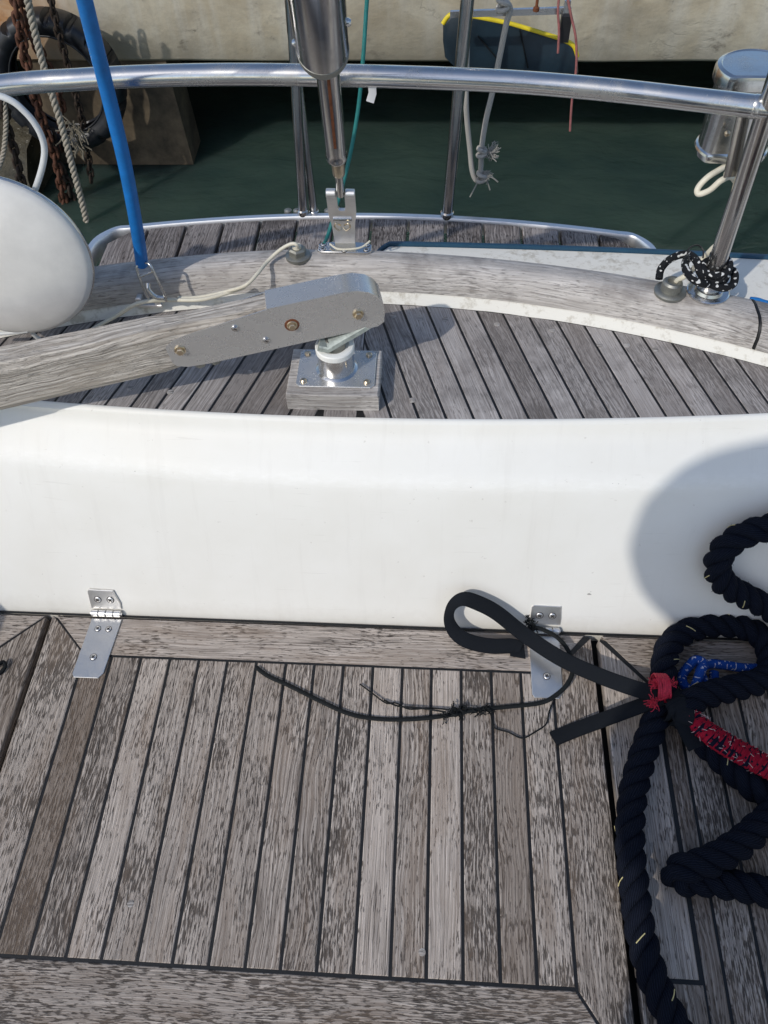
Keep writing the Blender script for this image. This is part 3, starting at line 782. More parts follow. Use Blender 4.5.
# ================================================================ TOE RAIL
rail = thing('toe_rail', 'bleached cracked teak toe rail curving across the stern', 'toe rail', (CX, 1.12, .35))
def rail_secs(d0, d1, n, shrink=0):
    secs = []
    for i in range(n+1):
        dx = d0+(d1-d0)*i/n; yi = y_in(dx)+.0135; yo = y_ro(dx)
        zt = .392+.004*math.exp(-((dx+.12)/.2)**2)
        w = noise.noise(V((dx*7, 2, 0)))*.0016
        x = CX+dx
        secs.append([V((x, yo, .347)), V((x, yi, .347)), V((x, yi+.002, .366+w)), V((x, yi+.007, .379+w)), V((x, yi+.016, zt-.004)), V((x, yi+.028, zt)),
                     V((x, yo-.022, zt)), V((x, yo-.008, zt-.003)), V((x, yo-.001, zt-.010)), V((x, yo, zt-.022))])
    return secs
mb = MB(); mb.loft(rail_secs(-1.12, .655, 70), closed=True, tone=.75); mb.build('rail_timber', 'teak_rail', rail, 60)
mb = MB(); mb.loft(rail_secs(.660, 1.12, 18), closed=True, tone=.45); mb.build('rail_timber', 'teak_rail', rail, 60)
mb = MB()
jc = [V((a.x+.002, a.y, a.z)) for a in rail_secs(.655, .66, 1)[0]]
s0, s1 = rail_secs(.656, .6595, 1)
sc = lambda S: [V((p.x, p.y+(.0006 if i > 6 else -.0006), p.z+.0007)) for i, p in enumerate(S)]
mb.loft([sc(s0), sc(s1)], closed=True); mb.build('joint_seam', 'caulk', rail, 50)

mb = MB(); mb.tube(spline([at(750, 299, z=.362), at(758, 300, z=.362), at(768, 303, z=.360), at(800, 309, z=.360)], 4), .004, 8)
tag(mb.build('blue_line', 'blue', None, 60), 'short bit of blue cord lying behind the toe rail at right edge', 'cord')

# ================================================================ SWIM PLATFORM
sp = thing('swim_platform', 'dark teak slatted swim platform with a bright steel rim, behind the stern', 'swim platform', (CX, 1.4, .19))
def y_p(dx): return 1.553-.19*dx*dx
PW = .622
def outline(off):
    pts = []
    n = 40
    for i in range(n+1):
        dx = -(PW-.05)+2*(PW-.05)*i/n; pts.append(V((CX+dx, y_p(dx)-off, 0)))
    L = [V((CX-PW+off, 1.24, 0)), V((CX-PW+off, 1.38, 0)), V((CX-PW+.004+off, 1.430, 0)), V((CX-PW+.018+off*.9, 1.462-off*.5, 0))]
    Rr = [V((2*CX-p.x, p.y, 0)) for p in reversed(L)]
    return L+pts+Rr
rim = MB(); oa = spline(outline(.0), 3); ob = spline(outline(.018), 3)
secs = []
for a, b in zip(oa, ob):
    secs.append([a+V((0, 0, .16)), a+V((0, 0, .192)), a.lerp(b, .2)+V((0, 0, .1965)), a.lerp(b, .8)+V((0, 0, .1965)), b+V((0, 0, .192)), b+V((0, 0, .16))])
rim.loft(secs, closed=True); rim.build('rim', 'rim_steel', sp, 40)
sl = MB(); xs = [-.711, -.628, -.545, -.462, -.379, -.296, -.213, -.130, -.047, .036, .119, .202, .285, .368, .451]
xs = [CX-PW+.022]+xs+[CX+PW-.022]
for a, b in zip(xs, xs[1:]):
    a2, b2 = a+.0036, b-.0036
    if b2-a2 < .012: continue
    def ye(x):
        dx = abs(x-CX); y = y_p(dx)-.021
        if dx > PW-.11: y -= (dx-(PW-.11))**2*9
        return y
    sl.prism([(a2, 1.235), (b2, 1.235), (b2, ye(b2)), ((a2+b2)/2, ye((a2+b2)/2)), (a2, ye(a2))], .018, V((0, 0, .1935)), bev=.0015, gdir=(0, 1), uvo=(random.random()*30, random.random()*30), tone=random.uniform(.25, .9))
sl.build('slats', 'teak_platform', sp, 20)
mb = MB()
for y in (1.29, 1.42): mb.box((CX, y, .164), (1.15, .04, .02))
mb.build('crossbars', 'steel_dark', sp, 0)
mb = MB(); mb.add([(CX-.56, 1.24, .15), (CX+.56, 1.24, .15), (CX+.56, 1.46, .15), (CX-.56, 1.46, .15)], [[0, 1, 2, 3]]); mb.build('shade_sheet', 'shade_black', sp, 0)  # black sheet painting in the shade below the slat gaps
for px in (288, 297, 328):
    p = at(px, 211, Y=1.572); mb = MB(); mb.lathe(p, (0, 0, 1), [(.009, -.02), (.009, .002), (.004, .005)], 12); mb.build('end_cap', 'galv', sp, 30)

# poles standing on the platform edge
def pole(p0, p1, r, lab, mat='steel_dark', extra=None):
    t = thing('steel_pole', lab, 'pole', p0, 'steel poles standing on the platform rim')
    d = (p1-p0)
    mb = MB(); mb.tube([p0+d*i/10 for i in range(11)], r, 20); mb.build('tube', mat, t, 60)
    mb = MB(); mb.lathe(p0, (0, 0, 1), [(r*1.22, -.003), (r*1.22, .010), (r*1.02, .013)], 20); mb.build('base_flange', 'steel_dark', t, 30)
    return t
pole(at(303, 214, Y=1.545), at(303, 214, Y=1.545)+(at(288, -60, Y=1.545)-at(303, 214, Y=1.545))*2.2, .0105, 'upright tarnished steel pole on the platform rim, left of the turnbuckle')
t = pole(at(447, 216, Y=1.545), at(447, 216, Y=1.545)+(at(474, -70, Y=1.545)-at(447, 216, Y=1.545))*2.2, .0125, 'upright steel pole on the platform rim beside the knotted white line')
# second leaning tube behind the left pole
tt = thing('davit_strut', 'dark slanting steel strut standing close behind the left pole', 'strut', at(313, 213, Y=1.56))
mb = MB(); mb.tube([at(314, 213, Y=1.560), at(306, 150, Y=1.572), at(299, 90, Y=1.585), at(292, 30, Y=1.60), at(286, -50, Y=1.61)], .0098, 18); mb.build('tube', 'steel_dark', tt, 60)
mb = MB(); mb.lathe(at(314, 213, Y=1.56), (0, 0, 1), [(.0115, -.003), (.0115, .006), (.010, .008)], 18); mb.build('base_flange', 'steel', tt, 30)

# ================================================================ GUARD RAIL
gr = thing('guard_rail', 'polished steel guard rail tube arching across the stern with its right stanchion', 'guard rail', (.464, 1.061, .39))
foot = at(708, 291, z=.394); top = at(768, 108, Y=1.008)
pr = spline([(-1.22, .45, .69), (-1.16, .66, .70), (-1.0, .86, .71), (-.80, .985, .71)]+[tuple(at(px, py, z=.71)) for px, py in ((0, 86), (80, 79.5), (150, 76), (225, 74.5), (300, 75), (384, 76.5), (500, 81), (600, 89), (690, 99))]+[tuple(top)], 8)
mb = MB(); mb.tube(pr, .0140, 28, vmul=1); mb.build('top_rail', 'steel', gr, 60)
mb = MB(); d = (top-foot); tip = foot+d*1.75
mb.tube([foot+d*1.75*i/12 for i in range(13)], .0135, 24)
mb.build('stanchion', 'steel_dark', gr, 60)
mb = MB(); dr = (pr[-1]-pr[-4]).normalized()
mb.lathe(top-dr*.020, dr, [(.0140, 0), (.0146, .002), (.0146, .006), (.0140, .008)], 24); mb.build('weld_collar', 'steel', gr, 50)
mb = MB(); mb.lathe(foot-V((0, 0, .002)), (0, 0, 1), [(.034, 0), (.034, .003), (.032, .0045), (.024, .005), (.022, .010), (.018, .012)], 32)
mb.lathe(foot, d, [(.0175, .008), (.0175, .030), (.0155, .031)], 24); mb.build('base_flange', 'steel', gr, 30)
lf = V((-1.16, .64, .345)); mb = MB(); mb.tube([lf, V((-1.165, .64, .70))], .0135, 20); mb.build('stanchion', 'steel_dark', gr, 60)
# tape flag under the tube
mb = MB(); a = at(372, 88, z=.70)+V((0, .0, 0)); 
mb.ribbon([a+V((0, .004, .002)), a+V((0, .006, -.010)), a+V((-.004, .006, -.022))], [V((1, 0, 0))]*3, .011, .0006); mb.build('tape_flag', 'tag', gr, 30)

# ================================================================ TURNBUCKLE
tb = thing('backstay_turnbuckle', 'stout steel backstay turnbuckle rising from its chainplate on the toe rail', 'turnbuckle', at(345, 247, z=.396))
B0 = at(345, 240, z=.405); T1 = at(340, 188, Y=1.112)
P1 = at(338, 163, Y=1.085); P2 = at(336.5, 156, Y=1.075); P3 = at(327, 64, Y=.985); P4 = at(312, -70, Y=.85)
ax = (P4-P1).normalized()
# toggle fork: bent strap with two cheeks
TB = (T1-V((0, 0, .007)))-B0; tlen = TB.length; tz = TB.normalized(); tx = V((1, 0, 0)); tx = (tx-tz*tx.dot(tz)).normalized()
prof = [(-.0175, -.012), (.0175, -.012), (.0195, tlen*.35), (.0230, tlen*.60), (.0230, tlen-.004), (.0205, tlen), (.0085, tlen), (.0064, tlen-.004), (.0064, tlen*.70), (.0040, tlen*.66), (-.0040, tlen*.66), (-.0064, tlen*.70), (-.0064, tlen-.004), (-.0085, tlen), (-.0205, tlen), (-.0230, tlen-.004), (-.0230, tlen*.60), (-.0195, tlen*.35)]
tn = tx.cross(tz).normalized()
mb = MB(); mb.prism(prof, .006, B0+tn*.003, tx, tz, bev=0)
for sx in (-1, 1):      # rolled eyes at the top of the fork
    mb.lathe(B0+tx*sx*.0154+tz*(tlen-.003)-tx*.0074, tx, [(.0065, 0), (.0072, .0008), (.0072, .0140), (.0065, .0148)], 20)
mb.build('toggle', 'steel_satin', tb, 30)
mb = MB()
q = B0.lerp(T1, .42)+V((0, -.006, .0))
mb.tube([q+V((-.0155, 0, .006)), q+V((.0155, 0, .006))], .0050, 16); mb.build('clevis_pin', 'steel', tb, 40)
mb = MB()
for sx in (-1, 1):
    mb.tube(spline([q+V((sx*.003, -.006, -.003)), q+V((sx*.010, -.010, .003)), q+V((sx*.013, -.009, -.004)), q+V((sx*.006, -.010, -.010)), q+V((sx*.001, -.007, -.006))], 5), .0014, 6)
mb.build('split_pin', 'bronze', tb, 40)
mb = MB(); c = at(345, 247, z=.3975)
pl = [(-.047, -.011), (-.040, -.017), (.040, -.017), (.047, -.011), (.047, .004), (.040, .010), (.020, .012), (-.020, .012), (-.040, .010), (-.047, .004)]
mb.prism(pl, .004, c+V((0, 0, .002)), bev=.0008); cp = mb.build('chainplate', 'steel', tb, 30)
for sx, sy in ((-.038, -.010), (-.038, .004), (.038, -.010), (.038, .004), (0, -.012)): screw(cp, c+V((sx, sy, .0022)), (0, 0, 1), .0042)
mb = MB(); a = P1
mb.tube([T1+V((0, 0, -.012)), T1.lerp(P1, .9)], .0062, 16); mb.build('stud', 'steel_dark', tb, 60)
mb = MB(); mb.lathe(T1.lerp(P1, .55), (P1-T1), [(.0075, 0), (.0094, .003), (.0098, .010), (.0098, .034), (.0088, .040)], 20); mb.build('lock_nut', 'bronze', tb, 30)
mb = MB()
L = (P3-P2).length
mb.lathe(P2-ax*.004, P3-P2, [(.012, -.002), (.0155, .001), (.0160, .003), (.0160, .007), (.0148, .009), (.0150, .02), (.0150, L+.02)], 28)
mb.build('barrel', 'steel_dark', tb, 40)
mb = MB(); sd = (P3-P2).normalized(); s_ = rt-sd*rt.dot(sd); s_.normalize(); nn = s_.cross(sd)
if nn.dot(CAM-P3) < 0: nn = -nn
m0 = P2.lerp(P3, .22)+nn*.0151+s_*.001; m1 = P3+nn*.0152+s_*.0015
mb.ribbon([m0, m0.lerp(m1, .5), m1], [s_]*3, .004, .0008); mb.build('slot', 'rusty', tb, 20)
mb = MB(); ax2 = (P4-P3).normalized()
R1 = .0310
CB = P3+s_*(-.003)+ax2*.014
mb.lathe(CB-ax2*.004, ax2, [(.010, .004), (.022, .001), (R1*.86, .004), (R1*.97, .013), (R1, .024), (R1, (P4-P3).length)], 40, ref=V((1, 0, 0)))
cy = mb.build('cylinder', 'steel_cyl', tb, 50)
mb = MB(); mb.lathe(CB-ax2*.002, ax2, [(R1*.90, .004), (R1*1.00, .013), (R1*1.015, .020), (R1*1.015, .022), (R1*.99, .0225)], 40, ref=V((1, 0, 0))); mb.build('end_cap', 'galv', cy, 50)
for sx in (-1, 1):
    c = CB+ax2*(.05+.02*sx)+s_*sx*(R1+.0005)
    mb = MB(); mb.lathe(c, s_*sx, [(.0045, -.002), (.0045, .001), (.003, .0035)], 14); mb.build('rivet', 'steel', cy, 30)
mb = MB(); mb.tube([P4, P4+ax2*.04, P4+ax2*.041, P4+ax2*2.6], lambda t: .020 if t < .5 else .0055, 14); mb.build('stay_wire', 'steel', tb, 40)
# thin cotter wire lying on the chainplate
mb = MB(); mb.tube(spline([at(330, 244, z=.404), at(338, 249, z=.404), at(352, 249, z=.406), at(362, 247, z=.406), at(370, 241, z=.410)], 6), .0017, 8); mb.build('seizing_wire', 'cable', tb, 40)

# teal cord behind the turnbuckle
_u = at(372, -60, Y=1.30)
mb = MB(); mb.tube(spline([_u+V((.05, -.1, 1.4)), _u+V((.01, -.02, .3)), _u, at(367, 0, Y=1.30), at(363, 60, Y=1.28), at(358, 110, Y=1.27), at(349, 160, Y=1.25), at(337, 205, Y=1.22), at(328, 235, Y=1.19), at(324, 244, z=.40)], 8), .0034, 10)
tag(mb.build('teal_cord', 'teal'), 'thin teal cord hanging down just behind the turnbuckle', 'cord')

# ================================================================ BLUE STAY AND CLIP
bl = thing('blue_webbing', 'bright blue sleeved stay slanting down to a steel wire clip', 'stay', at(155, 292, z=.36))
tp = [at(142, 264, Y=1.045), at(137, 230, Y=1.035), at(125, 165, Y=1.01), at(107, 90, Y=.985), at(93, 35, Y=.955), at(76, -35, Y=.92)]
tp += [tp[-1]+(tp[-1]-tp[-2]).normalized()*k for k in (.3, .9, 1.8)]
pts = spline(tp, 8)
mb = MB(); mb.tube(pts, lambda t: .0112-.002*t, 16, flat=.9); mb.build('sleeve', 'blue', bl, 60)
e0 = tp[0]; mb = MB()
cl = [at(143, 262, Y=1.04), at(137, 268, Y=1.035), at(141, 282, Y=1.03), at(147, 296, Y=1.028), at(150, 300, Y=1.03)]
cr = [at(143, 262, Y=1.04), at(150, 265, Y=1.032), at(157, 279, Y=1.026), at(165, 296, Y=1.024), at(166, 301, Y=1.026)]
mb.tube(spline(cl, 6), .0023, 8); mb.tube(spline(cr, 6), .0023, 8)
mb.tube([at(140, 277, Y=1.031), at(152, 272, Y=1.029)], .0020, 8)
mb.tube(spline([at(148, 283, Y=1.03), at(149, 290, Y=1.024), at(156, 297, Y=1.022), at(164, 298, Y=1.024)], 6), .0040, 10)
mb.build('wire_clip', 'steel', bl, 50)
mb = MB(); c = at(150, 303, z=.352)
mb.box(c, (.045, .018, .005), bev=.001); mb.box(c+V((-.016, 0, .008)), (.010, .014, .014), bev=.002); mb.box(c+V((.016, 0, .006)), (.010, .014, .012), bev=.002); mb.build('pad_eye', 'steel_satin', bl, 30)

# ================================================================ DISC WITH CABLE
dc = at(0, 266, d=1.15); tocam = (CAM-dc).normalized()
maj = (rt*math.cos(rad(22))-up*math.sin(rad(22))).normalized(); mnr = (rt*math.sin(rad(22))+up*math.cos(rad(22))).normalized()
nrm = (tocam*math.cos(rad(38))-mnr*math.sin(rad(38))).normalized()
dish = thing('dome_antenna', 'large round white plastic dome on the left beside the blue stay', 'antenna dome', dc)
mb = MB(); R_ = .129
mb.lathe(dc-nrm*.012, nrm, [(R_*.80, -.03), (R_*.97, -.018), (R_, -.010), (R_, -.001), (R_*.985, .003), (R_*.93, .0075), (R_*.8, .013), (R_*.6, .019), (R_*.4, .023), (R_*.2, .025), (.001, .0255)], 72)
mb.build('dome', 'white_plastic', dish, 60)
mb = MB(); mb.lathe(dc-nrm*.012, nrm, [(R_+.0008, -.0112), (R_+.0022, -.009), (R_+.0022, -.006), (R_+.0008, -.0045)], 72); mb.build('seam_ring', 'steel', dish, 50)
mb = MB(); bk = dc-nrm*.04
mb.tube([bk, bk-nrm*.06, V((-.80, .99, .55)), V((-.87, .97, .71))], .016, 16); mb.build('mount_arm', 'steel_dark', dish, 50)
mb = MB(); mb.tube(spline([at(-60, 85, Y=1.0), at(0, 96, Y=1.0), at(25, 112, Y=1.0), at(41, 135, Y=1.0), at(44, 158, Y=1.0), at(34, 192, Y=1.0), at(20, 215, Y=1.0)], 8), .0044, 12)
mb.build('cable', 'cable_white', dish, 60)
mb = MB(); mb.tube(spline([at(-20, 335, Y=.93), at(10, 333, Y=.93), at(28, 331, Y=.93)], 6), .0032, 10)
mb.tube(spline([at(28, 326, Y=.94), at(33, 334, Y=.94), at(42, 341, Y=.945), at(60, 352, Y=.96)], 6), .0034, 10)
mb.build('cable', 'cable_white', dish, 60)

# cream cables from deck gland running under the tiller
gl = thing('cable_gland', 'hexagonal grey metal gland with a cream cable on the toe rail, left of the turnbuckle', 'cable gland', at(298, 253, z=.396))
c = at(298, 256, z=.396); mb = MB()
mb.lathe(c, (0, 0, 1), [(.0215, -.002), (.0215, .003), (.017, .005)], 24); mb.build('flange', 'galv', gl, 30)
mb = MB(); mb.lathe(c+V((0, 0, .004)), (0, 0, 1), [(.0155, 0), (.0155, .010), (.0125, .013)], 6); mb.build('hex_nut', 'galv', gl, 10)
mb = MB(); mb.lathe(c+V((0, 0, .016)), (0, 0, 1), [(.008, 0), (.008, .005)], 12); mb.build('grommet', 'cable', gl, 30)
mb = MB(); mb.tube(spline([c+V((0, 0, .012)), at(297, 245, z=.424), at(291, 244, z=.425), at(280, 250, z=.415), at(268, 261, z=.402), at(258, 273, z=.400), at(246, 285, z=.390), at(228, 291, z=.372), at(200, 297, z=.362), at(178, 298, z=.362)], 8), .0031, 10)
mb.tube(spline([at(245, 287, z=.372), at(205, 299, z=.365), at(172, 300, z=.362), at(150, 301, z=.370), at(134, 305, z=.366), at(118, 315, z=.345), at(100, 325, z=.338), at(80, 338, z=.338), at(65, 352, z=.338)], 8), .0036, 10)
mb.build('cable', 'cable', gl, 60)

# ================================================================ TILLER
til = thing('tiller', 'weathered grey wooden tiller with a riveted steel head fitting', 'tiller', (-.10, .90, .43))
ex = (at(0, 388, d=1.115)-at(383, 306, Y=.885)).normalized(); ez = V((0, 0, 1)); ez = (ez-ex*ez.dot(ex)).normalized(); ey = ez.cross(ex)      # ey horizontal
fn = ey if ey.y < 0 else -ey                           # towards the camera
H0 = at(383, 306, Y=.885)                             # right end of head on the front face
HC = H0+ (-fn)*.020+ez*.001
def tp_(s, h, w): return HC+ex*s+ez*h+fn*w
# timber arm: rounded rectangle swept, slowly thickening
secs = []
for i in range(36):
    s = .07+i*.033; grow = 1+.34*max(0, s-.25)
    hh, ww = .0385*grow, .0215*grow
    if s < .31: hh = min(hh, .0362); ww = min(ww, .0185)
    zc = -.004*max(0, s-.2)
    ring = []
    for (a, b) in ((-1, -.72), (-.72, -1), (.72, -1), (1, -.72), (1, .72), (.72, 1), (-.72, 1), (-1, .72)):
        ring.append(tp_(s, zc+hh*b, ww*a))
    secs.append(ring)
mb = MB(); mb.loft(secs, closed=True, tone=.7); mb.build('arm', 'teak_tiller', til, 25)
# steel head: two cheeks and a top strap, rounded nose
def cheek(wpos, th):
    prof = [(.0, -.018), (.002, -.030), (.012, -.036)]
    prof += [(.268, -.038), (.300, -.036), (.315, -.030), (.323, -.018), (.3245, -.004), (.318, .010), (.306, .017), (.288, .0215), (.163, .0365), (.052, .0365), (.034, .0345), (.018, .028), (.007, .018), (.0, .004)]
    m_ = MB(); m_.prism([(a, b) for a, b in prof], th, HC+fn*wpos, ex, ez, bev=.0013)
    return m_
mb = cheek(.0205, .003)
# prism extrudes along -(ex x ez); make sure the plate ends up just outside the timber on both sides
nz = ex.cross(ez).normalized()
if nz.dot(fn) < 0:
    mb = cheek(.0175, .003)
ck = mb.build('side_plate', 'steel_fit', til, 25)
mb = cheek(-.0175 if nz.dot(fn) > 0 else -.0205, .003); mb.build('side_plate', 'steel_fit', til, 25)
mb = MB(); secs = []
for (s, h) in ((.163, .0368), (.052, .0368), (.034, .0348), (.018, .0283), (.007, .0183), (-.0003, .004), (0, -.018), (.003, -.030)):
    q0 = HC+ex*s+ez*h
    secs.append([q0+fn*.0205, q0+fn*.0205+ez*.0008-ex*.0006, q0-fn*.0205+ez*.0008-ex*.0006, q0-fn*.0205, q0-fn*.0190-ez*.002+ex*.002, q0+fn*.0190-ez*.002+ex*.002])
mb.loft(secs, closed=True); mb.build('top_strap', 'steel_fit', til, 30)
def bolt(s, h, r, hexa, rusty):
    c = HC+ex*s+ez*h+fn*.0206
    if rusty:
        mb = MB(); mb.lathe(c, fn, [(r*1.9, -.0005), (r*1.85, .0004), (r*1.5, .0006)], 20); w_ = mb.build('rust_washer', 'rusty', til, 30)
    mb = MB(); mb.lathe(c, fn, [(r*1.35, 0), (r*1.35, .0014), (r*1.2, .002)], 20)
    if hexa: mb.lathe(c+fn*.0018, fn, [(r, 0), (r, .0038), (r*.8, .0052)], 6)
    else: mb.lathe(c+fn*.0018, fn, [(r*.9, 0), (r*.75, .0012)], 14); mb.box(c+fn*.003, (r*1.5, r*.3, .0006), (ex+ez).normalized(), (ez-ex).normalized() if False else fn.cross((ex+ez).normalized()), mi=1)
    mb.build('bolt' if hexa else 'screw', ['bronze' if hexa else 'steel', 'slot'], til, 25)
def on_plate(px, py):
    p = at(px, py, plane=(fn, fn.dot(HC+fn*.0206))); q = p-HC; return q.dot(ex), q.dot(ez)
for (px, py, r, hx, ru) in ((358, 314, .0062, True, False), (292, 325, .0058, True, True), (180, 350, .0062, True, False), (235, 328, .0040, False, False), (266, 340, .0040, False, False)):
    s, h = on_plate(px, py); bolt(s, h, r, hx, ru)
mb = MB()
for s in (.262, .285): mb.lathe(HC+ex*s-ez*.050+fn*.006, ez, [(.008, 0), (.0095, .002), (.0095, .012)], 6)
mb.build('nuts', 'galv', til, 20)
# the corroded tongue between the tiller head and the rudder stock
mb = MB(); a = HC+ex*.015-ez*.034; b = V((-.150, .872, .424))
d_ = (b-a); mb.ribbon([a+V((0, 0, .002)), a.lerp(b, .35), a.lerp(b, .7), b, b+V((-.010, 0, .004))], [V((0, 1, .05))]*5, .036, .007); mb.build('tongue', 'pale_metal', til, 40)

# rudder stock on its wooden pad
rs = thing('rudder_stock', 'steel rudder stock bearing with white collar on a square wooden pad', 'rudder bearing', (-.141, .875, .334))
mb = MB(); bx0, bx1 = at(288, 409, z=.334).x, at(379, 410, z=.334).x
byf = at(330, 410, z=.334).y; byb = at(381, 350, z=.366).y
mb.prism([(bx0, byf), (bx1, byf), (bx1, byb), (bx0, byb)], .032, V((0, 0, .366)), bev=.0018, gdir=(1, 0), uvo=(3, 5), tone=.85); mb.build('pad', 'teak_rail', rs, 20)
cx_, cy_ = (bx0+bx1)/2+.003, (byf+byb)/2+.003
mb = MB(); w, h = .061, .041; k = .006
mb.prism([(-w+k, -h), (w-k, -h), (w, -h+k), (w, h-k), (w-k, h), (-w+k, h), (-w, h-k), (-w, -h+k)], .003, V((cx_, cy_+.002, .3695)), bev=.0008); pt = mb.build('base_plate', 'steel_fit', rs, 30)
for sx in (-1, 1):
    for sy in (-1, 1): 
        mb = MB(); mb.lathe(V((cx_+sx*.049, cy_+.002+sy*.030, .3692)), (0, 0, 1), [(.0052, 0), (.0050, .0025), (.0030, .0045)], 16); mb.build('bolt', 'bronze', pt, 30)
mb = MB(); mb.lathe((cx_, cy_+.003, .3693), (0, 0, 1), [(.033, 0), (.031, .0015), (.0285, .003), (.028, .036)], 40); mb.build('sleeve', 'steel', rs, 30)
mb = MB(); mb.lathe((cx_, cy_+.003, .405), (0, 0, 1), [(.0282, 0), (.030, .002), (.030, .010), (.0285, .012), (.022, .0125), (.020, .009)], 40); mb.build('collar', 'white_collar', rs, 30)
mb = MB(); mb.lathe((cx_, cy_+.003, .405), (0, 0, 1), [(.017, 0), (.017, .022), (.014, .026)], 30); mb.build('shaft', 'galv', rs, 30)

# ================================================================ STERN LANTERN
ln = thing('stern_lantern', 'small polished steel lantern clamped behind the right stanchion', 'lantern', (.45, 1.125, .59))
lt = at(760, 65, Y=1.115); lb = at(731, 147, Y=1.115)
ls = MB(); axl = (lt-lb)
def dring(c, r, sq=1.0):
    ring = []
    for k in range(40):
        t = 2*PI*k/40; x = r*1.06*math.cos(t); y = r*math.sin(t)
        if y < -r*.62: y = -r*.62
        ring.append(c+V((x, y, 0)))
    return ring
ht = axl.length
prof = [(.040, -.012), (.046, -.009), (.049, .0), (.048, .003), (.0455, .005), (.0455, .012), (.0475, ht-.032), (.048, ht-.030), (.048, ht-.024), (.050, ht-.022), (.053, ht-.020), (.0535, ht-.007), (.0515, ht-.002), (.047, ht), (.0455, ht-.0012), (.001, ht-.0008)]
u_ = axl.normalized(); ls.loft([dring(lb+u_*h, r) for r, h in prof], closed=True); ls.build('body', 'steel', ln, 30)
mb = MB(); a = at(745, 120, Y=1.045); b = at(732, 176, Y=1.045)
mb.ribbon([a+(a-b)*.3, a, a.lerp(b, .5), b], [rt]*4, .024, .003); mb.build('bracket', 'steel_dark', ln, 30)
mb = MB(); mb.lathe(at(727, 133, Y=1.078), (0, -1, 0), [(.004, 0), (.004, .003), (.002, .005)], 12); mb.build('bolt', 'bronze', ln, 30)
mb = MB(); mb.tube(spline([at(733, 160, Y=1.10), at(724, 167, Y=1.09), at(708, 177, Y=1.075), at(698, 188, Y=1.07), at(699, 194, Y=1.065), at(710, 190, Y=1.06), at(722, 180, Y=1.06), at(733, 178, Y=1.075), at(740, 200, Y=1.08), at(726, 235, Y=1.085), at(712, 249, Y=1.09), at(700, 262, Y=1.09), at(688, 274, z=.425), at(678, 280, z=.412), at(675, 284, z=.40)], 8), .0044, 10)
mb.build('cable', 'cable', ln, 60)
dg = thing('cable_gland', 'round grey deck gland where a cream cable enters beside the stanchion foot', 'cable gland', at(670, 290, z=.39))
c = at(670, 291, z=.394); mb = MB()
mb.lathe(c-V((0, 0, .003)), (0, 0, 1), [(.0255, 0), (.0255, .004), (.023, .006), (.019, .007)], 28); mb.build('flange', 'galv', dg, 30)
mb = MB(); mb.lathe(c, (0, 0, 1), [(.0165, .003), (.016, .017), (.013, .020), (.009, .020), (.008, .014)], 24); mb.build('cap', 'galv', dg, 30)

# speckled line tied round the stanchion foot
mb = MB()
ctr = foot+d.normalized()*.045; ring = []
a_, b_, _ = frame(d)
for k in range(52):
    t = 2*PI*k/20; ring.append(ctr+a_*math.cos(t)*.0195+b_*math.sin(t)*.0195+d.normalized()*(-.012+.0005*k))
mb.tube(ring, .0060, 10)
mb.tube(spline([at(659, 279, z=.400), at(661, 269, z=.41), at(669, 260, z=.425), at(680, 255, z=.432), at(690, 255, z=.435), at(697, 262, z=.445), at(700, 272, z=.440), at(708, 282, z=.430), at(722, 288, z=.425), at(733, 284, z=.425), at(734, 272, z=.432), at(724, 268, z=.43)], 8), .0062, 10)
mb.tube(spline([at(688, 256, z=.43), at(685, 266, z=.44), at(690, 276, z=.44), at(700, 283, z=.437), at(712, 284, z=.425)], 8), .0062, 10)
o = tag(mb.build('speckled_line', 'bw_braid', None, 60), 'black line with white flecks tied around the stanchion foot', 'rope')
mb = MB(); mb.tube(spline([at(690, 262, z=.445), at(688, 250, z=.455), at(697, 245, z=.46), at(703, 250, z=.455), at(703, 258, z=.45)], 8), .0013, 6)
mb.build('thin_tail', 'black', o, 60)

# ================================================================ THINGS HANGING ASTERN
# horizontal steel bar between the davits carrying the pad
bar = thing('davit_bar', 'short horizontal steel bar carrying the dark blue pad behind the stern', 'bar', at(520, 14, Y=1.66))
mb = MB(); b0, b1 = at(450, 14, Y=1.66), at(571, 10, Y=1.66)
dd = (b1-b0).normalized(); mb.box((b0+b1)/2, ((b1-b0).length, .006, .012), dd, V((0, 1, 0)), .001); mb.build('bar', 'steel', bar, 20)
mb = MB(); mb.box(at(566, 12, Y=1.652), (.012, .01, .045), bev=.002); mb.build('end_bracket', 'steel', bar, 20)
mb = MB(); mb.box(at(565, 27, Y=1.65), (.020, .016, .050), bev=.004); mb.build('end_block', 'black', bar, 20)
mb = MB(); mb.lathe(at(536, 11, Y=1.655), (0, 0, 1), [(.006, 0), (.006, .006), (.003, .008), (.0025, .05)], 12); mb.build('stud', 'rusty', bar, 20)

pad = thing('blue_pad', 'dark blue pad with yellow upper piping hanging between steel bar and quay', 'pad', at(510, 45, Y=1.74))
po = [(449, 14), (458, 12), (480, 16), (510, 22), (540, 31), (562, 38), (573, 44), (577, 55), (578, 72), (570, 78), (540, 76), (500, 74), (470, 71), (455, 66), (445, 56), (443, 40), (443, 22)]
wp = [at(a, b, Y=1.74) for a, b in po]; o_ = wp[0].copy()
cen = sum(wp, V())/len(wp)
mb = MB(); n = len(wp)
rings = []
for s, y in ((.955, -.012), (.985, -.010), (1, -.004), (1, .006), (.95, .012)):
    rings.append([cen+(p-cen)*s+V((0, y, 0)) for p in wp])
mb.loft(rings, closed=True); mb.build('panel', 'pad', pad, 40)
mb = MB(); tpth = [p+V((0, -.008, 0)) for p in spline([wp[i] for i in (16, 0, 1, 2, 3, 4, 5, 6, 7)], 6)]
